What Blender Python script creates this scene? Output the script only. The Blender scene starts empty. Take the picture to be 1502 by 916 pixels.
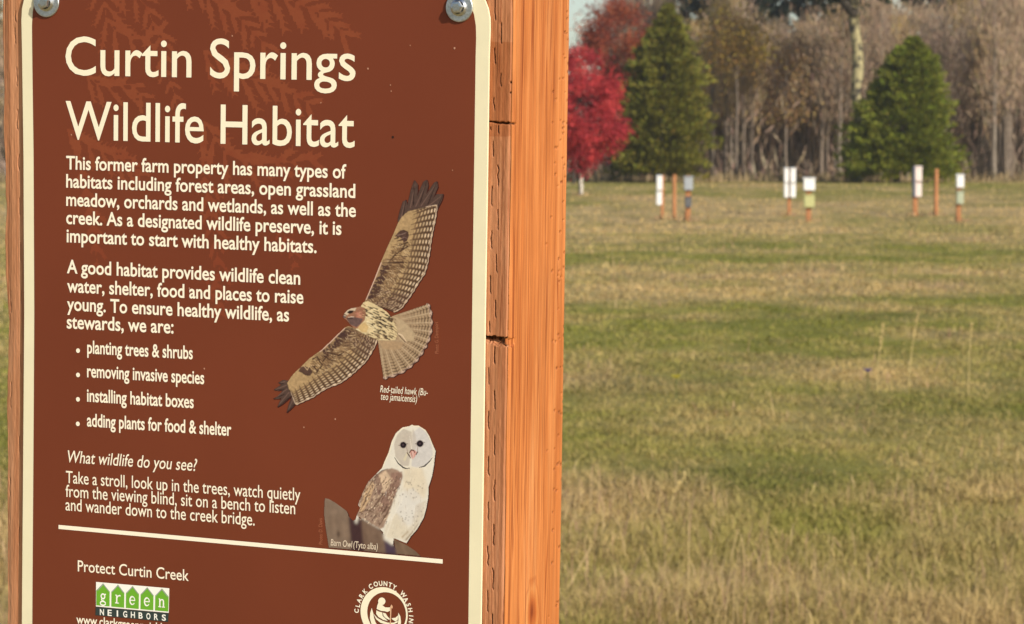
import bpy, bmesh, math, random
import numpy as np
from mathutils import Vector, Matrix
R = math.radians
random.seed(7)
rng = np.random.default_rng(7)
S = bpy.context.scene
COL = S.collection

# ------------------------------------------------------------------ camera
FPX, CX, CY, HORIZON = 4172.0, 751.0, 458.0, 254.0      # lens in photo pixels, photo centre, eye level line
EYE = 1.6
pitch = math.atan((CY - HORIZON) / FPX)
cam = bpy.data.cameras.new('camera')
cam.sensor_width = 36.0
cam.lens = 36.0 * FPX / 1502.0
cam.clip_start, cam.clip_end = 0.05, 4000
camo = bpy.data.objects.new('camera', cam)
COL.objects.link(camo)
camo.location = (0, 0, EYE)
camo.rotation_euler = (R(90) - pitch, 0, 0)
S.camera = camo
cam.dof.use_dof = True
cam.dof.focus_distance = 1.52
cam.dof.aperture_fstop = 43
# ------------------------------------------------------------------ light
SUN_EL, SUN_AZ = 27.0, 141.0                            # azimuth clockwise from +Y
world = bpy.data.worlds.new('World')
S.world = world
world.use_nodes = True
wn = world.node_tree
sky = wn.nodes.new('ShaderNodeTexSky')
sky.sky_type = 'NISHITA'
sky.sun_disc = False
sky.sun_elevation = R(SUN_EL)
sky.sun_rotation = R(SUN_AZ)
sky.air_density = 1.0
sky.dust_density = 1.0
bg = wn.nodes['Background']
bg.inputs['Strength'].default_value = 0.11
wn.links.new(sky.outputs[0], bg.inputs['Color'])
sl = bpy.data.lights.new('sun', 'SUN')
sl.energy = 4.2
sl.angle = R(0.6)
sl.color = (1.0, 0.93, 0.82)
so = bpy.data.objects.new('sun', sl)
COL.objects.link(so)
az = R(90 - SUN_AZ)
sdir = Vector((math.cos(R(SUN_EL)) * math.cos(az), math.cos(R(SUN_EL)) * math.sin(az), math.sin(R(SUN_EL))))
so.rotation_euler = (-sdir).to_track_quat('-Z', 'Y').to_euler()
so.location = (20, -20, 30)
S.view_settings.view_transform = 'Standard'
S.view_settings.look = 'None'
S.view_settings.gamma = 1
S.view_settings.use_curve_mapping = False
S.view_settings.exposure = 0.22
S.render.engine = 'CYCLES'
S.cycles.max_bounces = 6
S.cycles.transparent_max_bounces = 8

# ------------------------------------------------------------------ helpers
def lin(c):
    c = np.asarray(c, float) / 255.0
    return np.where(c <= .04045, c / 12.92, ((c + .055) / 1.055) ** 2.4)

def mat(name, color=(.5, .5, .5), rough=.7, spec=.3, metal=0.0, attr=None, noise=None, bump=None, sub=0.0):
    """principled material; attr = colour attribute; noise = (scale, low, high) brightness mottling; bump = (scale, strength, distance)"""
    m = bpy.data.materials.new(name)
    m.use_nodes = True
    nt = m.node_tree
    b = nt.nodes['Principled BSDF']
    b.inputs['Roughness'].default_value = rough
    b.inputs['Specular IOR Level'].default_value = spec
    b.inputs['Metallic'].default_value = metal
    b.inputs['Base Color'].default_value = (*color[:3], 1)
    src = None
    if attr:
        a = nt.nodes.new('ShaderNodeAttribute'); a.attribute_name = attr
        src = a.outputs['Color']
    tc = nt.nodes.new('ShaderNodeTexCoord')
    if noise:
        n = nt.nodes.new('ShaderNodeTexNoise'); n.inputs['Scale'].default_value = noise[0]; n.inputs['Detail'].default_value = 5
        nt.links.new(tc.outputs['Object'], n.inputs['Vector'])
        mr = nt.nodes.new('ShaderNodeMapRange')
        mr.inputs['From Min'].default_value = .3; mr.inputs['From Max'].default_value = .7
        mr.inputs['To Min'].default_value = noise[1]; mr.inputs['To Max'].default_value = noise[2]
        nt.links.new(n.outputs[0], mr.inputs[0])
        mx = nt.nodes.new('ShaderNodeMix'); mx.data_type = 'RGBA'; mx.blend_type = 'MULTIPLY'
        mx.inputs[0].default_value = 1
        if src: nt.links.new(src, mx.inputs[6])
        else: mx.inputs[6].default_value = (*color[:3], 1)
        nt.links.new(mr.outputs[0], mx.inputs[7])
        src = mx.outputs[2]
    if src: nt.links.new(src, b.inputs['Base Color'])
    if bump:
        n2 = nt.nodes.new('ShaderNodeTexNoise'); n2.inputs['Scale'].default_value = bump[0]; n2.inputs['Detail'].default_value = 4
        nt.links.new(tc.outputs['Object'], n2.inputs['Vector'])
        bp = nt.nodes.new('ShaderNodeBump'); bp.inputs['Strength'].default_value = bump[1]; bp.inputs['Distance'].default_value = bump[2]
        nt.links.new(n2.outputs[0], bp.inputs['Height'])
        nt.links.new(bp.outputs[0], b.inputs['Normal'])
    if sub:                                             # thin leaf: some light passes through
        tr = nt.nodes.new('ShaderNodeBsdfTranslucent')
        ms = nt.nodes.new('ShaderNodeMixShader'); ms.inputs[0].default_value = sub
        if src: nt.links.new(src, tr.inputs['Color'])
        else: tr.inputs['Color'].default_value = (*color[:3], 1)
        nt.links.new(b.outputs[0], ms.inputs[1]); nt.links.new(tr.outputs[0], ms.inputs[2])
        nt.links.new(ms.outputs[0], nt.nodes['Material Output'].inputs['Surface'])
    return m

def mesh_np(name, V, F, material=None, parent=None, colors=None, smooth=False):
    """V (n,3); F: list of arrays (k,3)/(k,4); colours per vertex"""
    me = bpy.data.meshes.new(name)
    if not isinstance(F, (list, tuple)): F = [F]
    F = [np.asarray(f, np.int32) for f in F if len(f)]
    V = np.asarray(V, np.float32)
    nl = sum(f.size for f in F); npol = sum(len(f) for f in F)
    me.vertices.add(len(V)); me.vertices.foreach_set('co', V.ravel())
    me.loops.add(nl); me.polygons.add(npol)
    me.loops.foreach_set('vertex_index', np.concatenate([f.ravel() for f in F]))
    sizes = np.concatenate([np.full(len(f), f.shape[1], np.int32) for f in F])
    me.polygons.foreach_set('loop_start', np.concatenate([[0], np.cumsum(sizes)[:-1]]).astype(np.int32))
    if colors is not None:
        c = np.ones((len(V), 4), np.float32); c[:, :3] = colors
        a = me.color_attributes.new('Col', 'FLOAT_COLOR', 'POINT'); a.data.foreach_set('color', c.ravel())
    me.update(calc_edges=True)
    me.validate()
    me.polygons.foreach_set('use_smooth', np.full(npol, bool(smooth)))
    if material: me.materials.append(material)
    return link(name, me, parent)

def link(name, data, parent=None):
    o = bpy.data.objects.new(name, data)
    COL.objects.link(o)
    if parent: o.parent = parent
    return o

def tag(o, label=None, cat=None, group=None, kind=None):
    if label: o['label'] = label
    if cat: o['category'] = cat
    if group: o['group'] = group
    if kind: o['kind'] = kind
    return o

def thing(name, loc, label, cat, group=None, rz=0):
    o = link(name, None)
    o.location = loc; o.rotation_euler = (0, 0, rz)
    return tag(o, label, cat, group)

def copy_tree(o, parent=None):
    c = o.copy(); COL.objects.link(c)
    if parent: c.parent = parent
    for ch in list(o.children): copy_tree(ch, c)
    return c

def bm_obj(name, bm, material, parent=None, smooth=False):
    me = bpy.data.meshes.new(name)
    bmesh.ops.recalc_face_normals(bm, faces=bm.faces)
    bm.to_mesh(me); bm.free()
    me.materials.append(material)
    if smooth:
        for p in me.polygons: p.use_smooth = True
    return link(name, me, parent)

def bm_box(size, loc=(0, 0, 0), bevel=.01, seg=2):
    bm = bmesh.new()
    bmesh.ops.create_cube(bm, size=1)
    bmesh.ops.scale(bm, vec=size, verts=bm.verts)
    bmesh.ops.translate(bm, vec=loc, verts=bm.verts)
    if bevel: bmesh.ops.bevel(bm, geom=bm.edges[:], offset=bevel, segments=seg, affect='EDGES')
    return bm

def vnoise(x, y, seed=0):
    """value noise, 0..1"""
    xi = np.floor(x).astype(np.int64); yi = np.floor(y).astype(np.int64)
    fx = x - xi; fy = y - yi
    fx = fx * fx * (3 - 2 * fx); fy = fy * fy * (3 - 2 * fy)
    def h(a, b):
        n = (a * 374761393 + b * 668265263 + seed * 974634777) & 0x7fffffff
        n = ((n ^ (n >> 13)) * 1274126177) & 0x7fffffff
        n = n ^ (n >> 16)
        return (n & 0xffff) / 65535.0
    return (h(xi, yi) * (1 - fx) + h(xi + 1, yi) * fx) * (1 - fy) + (h(xi, yi + 1) * (1 - fx) + h(xi + 1, yi + 1) * fx) * fy

def fbm(x, y, seed=0, oct=4):
    s = 0; a = 1; t = 0
    for i in range(oct):
        s = s + a * vnoise(x * 2 ** i, y * 2 ** i, seed + i * 13); t += a; a *= .55
    return s / t

# ------------------------------------------------------------------ terrain
GX = [-1e4, 80, 90, 94, 99, 106, 120, 140, 160, 180, 230, 5000]
GZ = [0, 0, .0, .06, .17, .34, .62, .93, 1.12, 1.22, 1.3, 1.4]
def gz(y): return np.interp(y, GX, GZ)
def at(px, d): return ((px - CX) / FPX * d, d, float(gz(d)))   # ground point under a bearing, d metres off

DT = [(0, .8), (9, .85), (11.5, .78), (13.2, .48), (15.5, .16), (20, .10), (24, .24), (29, .14), (32, .28), (36.5, .45), (41, .56), (47, .54), (54, .42), (66, .5), (78, .68),
      (90, .84), (100, .8), (112, .62), (135, .42), (150, .42), (400, .4)]
def dryness(x, y):
    base = np.interp(y, [a for a, b in DT], [b for a, b in DT])
    n1 = fbm(x * .16 + 5, y * .11, 3) - .5
    n2 = fbm(x * .7, y * .5, 9) - .5
    n3 = fbm(x * 3.2, y * 1.6, 15) - .5
    return np.clip(base + 1.4 * n1 + 1.35 * n2 + .6 * n3, 0, 1)
GREEN = np.array([.285, .270, .055]); TAN = np.array([.60, .425, .19])
DARKG = np.array([.135, .150, .032]); BROWN = np.array([.36, .25, .14])
def bumpy(x, y):
    return .05 * (fbm(x * .35, y * .35, 2) - .5) + .07 * (fbm(x * 1.1, y * .8, 6, 3) - .5)
def turf(x, y):
    t = dryness(x, y)[:, None]
    c = GREEN * (1 - t) + TAN * t
    k = np.clip((fbm(x * 1.3 + 40, y * .6, 21)[:, None] - .48) * 3, 0, 1)
    c = c * (1 - .55 * k) + (DARKG * (1 - t) + BROWN * t) * .55 * k
    return c

m_ground = mat('meadow_soil', rough=.95, spec=.05, attr='Col', noise=(1.7, .75, 1.1))
ys = np.concatenate([np.linspace(-40, 6, 14), np.arange(6.4, 60, .35), np.arange(60, 260, 1.3), np.geomspace(262, 2600, 14)])
xs = np.concatenate([-np.geomspace(2000, 72, 10), np.arange(-70, -14, 1.2), np.arange(-14, 14, .3), np.arange(14, 71, 1.2), np.geomspace(72, 2000, 10)])
XX, YY = np.meshgrid(xs, ys)
ZZ = gz(YY) - .012
ZZ = ZZ + bumpy(XX, YY) * (YY > 7)
nx, ny = len(xs), len(ys)
ii = (np.arange(ny - 1)[:, None] * nx + np.arange(nx - 1)[None]).ravel()
gf = np.stack([ii, ii + 1, ii + nx + 1, ii + nx], 1)
gr = mesh_np('ground', np.stack([XX.ravel(), YY.ravel(), ZZ.ravel()], 1), gf, m_ground, colors=turf(XX.ravel(), YY.ravel()) * .8, smooth=True)
tag(gr, kind='structure')
# ------------------------------------------------------------------ grass
def blades(name, x, y, h, w, lean, colr, material, flop=.5):
    n = len(x)
    z = gz(y) + bumpy(x, y) - .018
    ang = rng.uniform(0, 2 * np.pi, n)
    la = rng.uniform(0, 2 * np.pi, n)
    dx = np.cos(ang) * w / 2; dy = np.sin(ang) * w / 2
    lx = np.cos(la) * lean * h; ly = np.sin(la) * lean * h
    base = np.stack([x, y, z], 1)
    side = np.stack([dx, dy, np.zeros(n)], 1)
    mid = base + np.stack([lx * .35, ly * .35, h * .6], 1)
    tip = base + np.stack([lx, ly, h * (1 - .25 * np.minimum(lean, 1.5))], 1)
    V = np.stack([base - side, base + side, mid - side * .8, mid + side * .8, tip], 1).reshape(-1, 3)
    o = np.arange(n) * 5
    Q = np.stack([o, o + 1, o + 3, o + 2], 1); T = np.stack([o + 2, o + 3, o + 4], 1)
    return mesh_np(name, V, [Q, T], material, colors=np.repeat(colr, 5, 0))

m_grass = mat('grass_blades', rough=.7, spec=.12, attr='Col', sub=.3)
NB = 350000
d = 1 / rng.uniform(1 / 175, 1 / 8.2, NB)
x = rng.uniform(-1, 1, NB) * (.205 * d + 1.0)
t = dryness(x, d)
c = turf(x, d) * (1 + (rng.random((NB, 1)) - .48) * np.interp(d, [8, 30, 70], [.42, .3, .12])[:, None])
isdry = rng.random(NB) < .08 + .5 * t
c = np.where(isdry[:, None], c * .5 + TAN * .5 * (1 + (rng.random((NB, 1)) - .5) * np.interp(d, [8, 30, 70], [.45, .3, .12])[:, None]), c)
h = rng.uniform(.02, .065, NB) * (1 + .8 * t) * np.interp(d, [8, 12, 15, 40, 180], [2.0, 1.6, .8, .95, 1.6]) * (.45 + 1.1 * fbm(x * 1.6, d * 1.1, 33, 3) ** 1.5)
w = np.maximum(rng.uniform(.003, .006, NB), d * .00042 * rng.uniform(.8, 1.6, NB))
g1 = blades('meadow_grass', x, d, h, w, np.abs(rng.normal(1.0, .6, NB)) * np.interp(d, [8, 12, 15, 40, 60], [.8, .9, 1.6, 1.5, 1.0]), c, m_grass)
tag(g1, 'short olive green and straw coloured grass covering the field behind the sign', 'grass', kind='stuff')
ND = 30000
d = 1 / rng.uniform(1 / 75, 1 / 8.4, ND * 3)
x = rng.uniform(-1, 1, ND * 3) * (.205 * d + 1.0)
keep = rng.random(ND * 3) < (dryness(x, d) - .25) * np.interp(d, [8, 12, 15, 30, 75], [1.0, .9, .22, .25, .5])
x, d = x[keep], d[keep]
for px_, d_ in ((971.5, 94.5), (1009, 92.2), (1157.2, 98), (1185.6, 92), (1342, 98.2), (1405.5, 92.4), (989, 94.6), (1372.8, 98.1), (852, 121)):   # longer grass the mower leaves round each post
    x = np.r_[x, (px_ - CX) / FPX * d_ + rng.normal(0, .22, 60)]; d = np.r_[d, d_ + rng.normal(.05, .22, 60)]
n = len(x)
h = rng.uniform(.06, .17, n) * np.where(np.arange(n) >= n - 540, 1.15, 1) * np.interp(d, [8, 12, 16, 75], [1.2, 1.0, .7, 1.0]) * (.5 + 1.1 * fbm(x * 1.3, d * 1.0, 41, 3)) * np.where(rng.random(n) < .04, 1.9, 1)
w = np.maximum(rng.uniform(.002, .004, n), d * .0003 * rng.uniform(.8, 1.5, n))
c = np.where(rng.random((n, 1)) < .6, np.array([.60, .44, .22]), np.array([.44, .28, .17])) * rng.uniform(.75, 1.2, (n, 1))
g2 = blades('dry_grass', x, d, h, w, np.abs(rng.normal(.45, .4, n)), c, m_grass)
tag(g2, 'dry tan grass stems standing above the green turf of the field', 'dry grass', kind='stuff')

# rank weeds and tall straw along the foot of the wood
n = 9000
px = rng.uniform(-500, 2100, n); d = rng.uniform(157, 172, n)
x = (px - CX) / FPX * d
h = rng.uniform(.15, .8, n) * (.3 + 1.2 * fbm(x * .35, d * .2, 51, 3))
c = np.where(rng.random((n, 1)) < .6, np.array([.42, .31, .17]), np.array([.24, .19, .10])) * rng.uniform(.7, 1.15, (n, 1))
g3 = blades('tall_weeds', x, d, h, rng.uniform(.04, .12, n), np.abs(rng.normal(.35, .3, n)), c, m_grass)
tag(g3, 'rank straw coloured weeds along the foot of the wood', 'weeds', kind='stuff')

# tall single stalks and the two small flowers in the field
m_straw = mat('straw', (.55, .42, .18), rough=.8, spec=.1)
def tube_np(pts, rad, sides=6):
    pts = np.asarray(pts, float); rad = np.asarray(rad, float)
    V = []
    n = len(pts)
    tang = np.gradient(pts, axis=0); tang /= np.linalg.norm(tang, axis=1)[:, None] + 1e-9
    ref = np.where(np.abs(tang[:, 2:3]) > .9, np.array([[1., 0, 0]]), np.array([[0, 0, 1.]]))
    a = np.cross(tang, ref); a /= np.linalg.norm(a, axis=1)[:, None] + 1e-9
    b = np.cross(tang, a)
    th = np.linspace(0, 2 * np.pi, sides, endpoint=False)
    V = (pts[:, None] + rad[:, None, None] * (np.cos(th)[None, :, None] * a[:, None] + np.sin(th)[None, :, None] * b[:, None])).reshape(-1, 3)
    i = np.arange(n - 1)[:, None] * sides; j = np.arange(sides)[None]; k = (j + 1) % sides
    F = np.stack([i + j, i + k, i + sides + k, i + sides + j], -1).reshape(-1, 4)
    return V, F
def merge(parts):
    V = []; Q = []; T = []; o = 0
    for v, f in parts:
        f = np.asarray(f)
        (Q if f.shape[1] == 4 else T).append(f + o)
        V.append(v); o += len(v)
    return np.concatenate(V), ([np.concatenate(Q)] if Q else []) + ([np.concatenate(T)] if T else [])
for px, dd, hh, lean, lab in [(1334, 21.0, .58, .09, 'tallest straw coloured grass stalk in the field, below the broad right conifer'),
                              (1288, 20.6, .50, .06, 'thin dry grass stalk just right of the small purple flower'),
                              (1422, 20.4, .50, .03, 'dry upright grass stalk standing nearest the right edge of the field'),
                              (984, 13.4, .17, .30, 'long tilted dry grass stalk in the lower field near the timber post')]:
    bx, by, bz = at(px, dd)
    th = thing('grass_stalk', (bx, by, bz), lab, 'grass stalk')
    q = np.linspace(0, 1, 8)
    v, f = tube_np(np.stack([lean * hh * q ** 1.6 * 1.4, .02 * q, hh * q], 1), .0040 * (1.1 - q * .5), 5)
    mesh_np('stem', v, f, m_straw, th, smooth=True)
    sp = []
    for k in range(26 if hh > .3 else 9):
        u = random.uniform(.62, 1.0); cx_ = lean * hh * u ** 1.6 * 1.4; a = random.uniform(0, 6.28)
        L = random.uniform(.02, .04)
        p0 = np.array([cx_, .02 * u, hh * u]); p1 = p0 + np.array([math.cos(a) * L * .35 + lean * .03, math.sin(a) * L * .35, L])
        sp.append(tube_np([p0, (p0 + p1) / 2, p1], [.0015, .0045, .001], 4))
    v, f = merge(sp)
    mesh_np('seed_head', v, f, m_straw, th)

def flower(px, dd, hh, colr, name, label):
    bx, by, bz = at(px, dd)
    th = thing(name, (bx, by, bz), label, 'flower')
    mstem = mat(name + '_stem', (.08, .11, .02), rough=.7)
    v, f = tube_np([(0, 0, 0), (.004, 0, hh * .5), (0, 0, hh)], [.004, .003, .003], 5)
    mesh_np('stem', v, f, mstem, th)
    bm = bmesh.new()
    for k in range(9):
        a = k * 2 * math.pi / 9
        c = Vector((math.cos(a), math.sin(a), 0)); s = Vector((-math.sin(a), math.cos(a), 0))
        P = [Vector((0, 0, hh)) + c * .004, Vector((0, 0, hh + .008)) + c * .022 + s * .011, Vector((0, 0, hh + .024)) + c * .042, Vector((0, 0, hh + .008)) + c * .022 - s * .011]
        bm.faces.new([bm.verts.new(p) for p in P])
    bm_obj('petals', bm, mat(name + '_petal', colr, rough=.6, sub=.2), th)
    bm = bmesh.new(); bmesh.ops.create_uvsphere(bm, u_segments=8, v_segments=6, radius=.01)
    bmesh.ops.translate(bm, vec=(0, 0, hh + .005), verts=bm.verts)
    bm_obj('flower_centre', bm, mat(name + '_centre', tuple(.7 * q for q in colr), rough=.8), th)
flower(992, 20.1, .15, (.75, .62, .06), 'yellow_flower', 'small bright yellow flower alone in the green grass right of the timber post')
flower(1274, 20.9, .14, (.10, .07, .32), 'purple_flower', 'small blue purple flower low in the grass left of the tall stalks')
# ------------------------------------------------------------------ the leaning plane of the sign
def nrm(v): return v / np.linalg.norm(v)
Vv = nrm(np.array([718., 48000., 4172.]))
Uu = np.array([9813., -512., 4172.]); Uu = nrm(Uu - Vv * (Uu @ Vv))
Nn = np.cross(Uu, Vv)
D0 = 1.5
P0 = np.array([372. - CX, -(458. - CY), -FPX]) / FPX * D0
def on(px, py, n=0.0):
    """photo measurement -> (u, v) on the sign plane shifted by n"""
    px = np.asarray(px, float); py = np.asarray(py, float)
    d = np.stack([px - CX, -(py - CY), np.full(px.shape, -FPX)], -1)
    o = P0 + Nn * n
    t = (o @ Nn) / (d @ Nn)
    q = d * t[..., None] - o
    return q @ Uu, q @ Vv
def back(u, v, n):
    q = P0 + np.multiply.outer(u, Uu) + np.multiply.outer(v, Vv) + np.multiply.outer(n, Nn)
    return CX + FPX * q[..., 0] / -q[..., 2], CY - FPX * q[..., 1] / -q[..., 2]
Mcam = Matrix.Translation((0, 0, EYE)) @ Matrix.Rotation(R(90) - pitch, 4, 'X')
Mloc = Matrix(((*[Uu[0], Vv[0], Nn[0]], P0[0]), (*[Uu[1], Vv[1], Nn[1]], P0[1]), (*[Uu[2], Vv[2], Nn[2]], P0[2]), (0, 0, 0, 1)))
MS = Mcam @ Mloc

# ------------------------------------------------------------------ timber post
THICK = .0015
NF = -THICK - .0001
uL = float(on(7.5, 460, NF)[0]); uR = float(on(748.3, 460, NF)[0])
# depth of the post from the far edge seen at x = 830
ns = np.linspace(-.03, -.25, 400)
bx_, _ = back(np.full(400, uR), np.zeros(400), ns)
NBK = float(np.interp(831.0, bx_, ns))
uA = float(on(30, 460, NF)[0]) + .004; uB = float(on(709, 460, NF)[0]) - .004
vt, vb = float(on(400, -40, NF)[1]), float(on(400, 960, NF)[1])
fine = .00027
us = np.concatenate([np.arange(uL, uA, fine), np.linspace(uA, uB, 24), np.arange(uB, uR - 1e-5, fine)])
loop = [(u, NF, 0) for u in us] + [(uR, n, 1) for n in np.arange(NF, NBK, -.00085)] + [(u, NBK, 2) for u in np.linspace(uR, uL, 12)[:-1]] + [(uL, n, 3) for n in np.linspace(NBK, NF, 40)[:-1]]
loop = np.array(loop)
vs = np.concatenate([np.linspace(-1.62, vb, 60)[:-1], np.arange(vb, vt, .00045), np.linspace(vt, vt + .16, 14)])
nl, nv = len(loop), len(vs)
LU = np.broadcast_to(loop[:, 0], (nv, nl)).copy(); LN = np.broadcast_to(loop[:, 1], (nv, nl)).copy()
SD = np.broadcast_to(loop[:, 2], (nv, nl)); LV = np.broadcast_to(vs[:, None], (nv, nl)).copy()
PX, PY = back(LU, LV, LN)
front = SD == 0; side = SD == 1
dep = np.zeros_like(LU); recess_shade = np.zeros_like(LU)  # carved depth, and the painted darkness that goes into each hollow
# saw grain
gr_f = fbm(LU * 420, LV * 14, 31, 4); gr_s = fbm(LN * 420, LV * 10, 35, 4)
dep += np.where(front, .00045 * gr_f, 0) + np.where(front, .00022 * fbm(LU * 900, LV * 260, 38, 2), 0)
dside = np.where(side, .0005 * gr_s, 0)
# incised slits of the treated timber on the front face
slits = [(725.5, -6, 31), (734.5, 33, 65), (725, 70, 95), (734, 107, 128), (724, 143, 163), (730, 184, 197), (719, 186, 192), (722.5, 207, 231), (730, 242, 274), (721, 273, 303), (729, 307, 338),
         (720, 338, 366), (727.3, 373, 401), (718.6, 404, 432), (725.6, 440, 468), (717, 471, 489), (725, 508, 535), (716, 539, 565), (724.7, 573, 602),
         (716, 603, 631), (724.2, 638, 669), (716, 669, 699), (724.6, 704, 736), (715.6, 736, 764), (723.5, 769, 801), (715, 801, 831), (722.5, 833, 866), (714.5, 866, 899), (721, 900, 930),
         (23, 16, 34), (22.6, 40, 66), (25, 98, 128), (25.5, 160, 192), (27, 226, 252), (28, 290, 318), (29.5, 355, 386), (30, 425, 446), (28.5, 520, 548), (13, 425, 460), (27.5, 640, 668), (26.5, 772, 800), (14, 560, 600), (12, 700, 730)]
for (sx, y0, y1) in slits:
    m = (np.abs(PX - sx) < 6) & (PY > y0 - 3) & (PY < y1 + 3) & front
    if not m.any(): continue
    yy = PY[m]; wob = (vnoise(yy * .12, np.full(yy.shape, sx), 5) - .5) * 1.8 + np.where((yy > y1 - 4), (yy - y1 + 4) * .25, 0)
    ax = np.abs(PX[m] - sx - wob)
    end = np.clip((yy - y0) / 2, 0, 1) * np.clip((y1 - yy) / 3, 0, 1)
    wid = .40 + .34 * vnoise(yy * .3, np.full(yy.shape, sx), 8)
    k = np.clip(1.5 - ax / wid, 0, 1) * end
    lf = .45 if sx < 100 else 1.0
    dep[m] += .0017 * k * lf; recess_shade[m] = np.maximum(recess_shade[m], k * lf * .62)
# broken notch and the cross crack
edge = np.clip((768 - PX) / 10, 0, 1)
top = 492.5 + (PX - 712) * .085 + 1.6 * (vnoise(PX * .35, PY * 0, 3) - .5)
bot = top + np.interp(PX, [708, 716, 730, 752, 757], [7, 11, 13.5, 15, 5]) + 2.5 * (vnoise(PX * .5, PY * 0, 6) - .5)
m = (PX > 706) & (PX < 752.5) & front & (PY > top) & (PY < bot)
f = np.clip((PY - top) / np.maximum(bot - top, .1), 0, 1)
k = np.where(m, np.clip(f / .12, 0, 1) * (1 - f) ** .8, 0)
dep += .0065 * k * (0.75 + .5 * vnoise(PX * .45, PY * .5, 12)); recess_shade = np.maximum(recess_shade, np.where(m, np.clip(1.0 - f / np.interp(PX, [710, 728, 745], [.55, .5, .42]), 0, 1) ** .5 * .95 + .35 * (vnoise(PX * .6, PY * .4, 71) > .62), 0))
ms = side & (PX < 757) & (PY > top + 1) & (PY < bot - 1)
dside += np.where(ms, .0016 * np.clip((757 - PX) / 8, 0, 1), 0)
ct = 178.5 + (PX - 716) * .1 + 2.0 * (vnoise(PX * .22, PY * 0, 44) - .5)
kc = np.clip(1.7 - np.abs(PY - ct) / np.interp(PX, [714, 740, 757], [.7, 1.1, 1.0]), 0, 1) * (PX > 714) * (PX < 758)
dep += np.where(front, .003 * kc, 0); dside += np.where(side, .0015 * kc, 0); recess_shade = np.maximum(recess_shade, np.where(front | side, kc, 0))
for cy in (121, 136):
    cx = 751; kk = np.clip(1.6 - np.abs(PY - cy - (PX - cx) ** 2 * .05) / 1.0, 0, 1) * (np.abs(PX - cx) < 4) * front
    dep += .0015 * kk; recess_shade = np.maximum(recess_shade, kk)
st = front & (PX > 712) & (PY < 201 - (PX - 712) * .02) & (PY > 62)
dep += np.where(st, .0, 0)
# small pits towards the far edge of the side face
r2 = np.random.default_rng(3)
for i in range(90):
    qx = 826 - abs(r2.normal(0, 9)) + 5; qy = r2.uniform(0, 916)
    qx = qx + (458 - qy) * .011
    mm = side & (np.abs(PX - qx) < 3) & (np.abs(PY - qy) < 4)
    if mm.any():
        kk = np.clip(1.4 - np.hypot(PX[mm] - qx, (PY[mm] - qy) * .6) / r2.uniform(.7, 1.3), 0, 1)
        dside[mm] += .0012 * kk; recess_shade[mm] = np.maximum(recess_shade[mm], kk * .75)
LN2 = LN - np.where(front, dep, 0) + np.where(SD == 2, .0006 * gr_f, 0)
LU2 = LU - dside
# uneven edges
cornerR = np.where(front | side, np.exp(-((LU - uR) ** 2 + (LN - NF) ** 2) / .0016 ** 2), 0)
wv = fbm(LV * 30, LV * 0 + 3, 50, 3)
LU2 -= cornerR * (.0005 + .0014 * wv); LN2 -= cornerR * (.0005 + .0010 * wv)
leftish = np.exp(-(LU - uL) / .006)
LU2 += leftish * (.0011 * (fbm(LV * 40, LV * 0 + 9, 52, 4) - .5) * 2 + np.interp(PY, [-50, 60, 130, 180, 260, 440, 470, 560, 700, 890, 916], [-.0017, -.0024, -.0013, -.0015, -.0005, .0006, .0014, .0012, .0013, .0014, .0008]))
cornerL = np.exp(-((LU - uL) ** 2 + (LN - NF) ** 2) / .003 ** 2)
LN2 -= cornerL * .0007
backR = np.where(side | (SD == 2), np.exp(-((LU - uR) ** 2 + (LN - NBK) ** 2) / .0016 ** 2), 0)
LU2 -= backR * (.0008 + .0012 * wv)
i = np.arange(nv - 1)[:, None] * nl; j = np.arange(nl)[None]; k2 = (j + 1) % nl
QF = np.stack([i + j, i + k2, i + nl + k2, i + nl + j], -1).reshape(-1, 4)
Vp = np.stack([LU2.ravel(), LV.ravel() + 1.62, LN2.ravel()], 1)
colp = np.stack([np.where(front, 1.0, 0.0).ravel(), recess_shade.ravel(), np.where(st, 0, np.where(PX < 300, 1.0, .5)).ravel()], 1)

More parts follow.
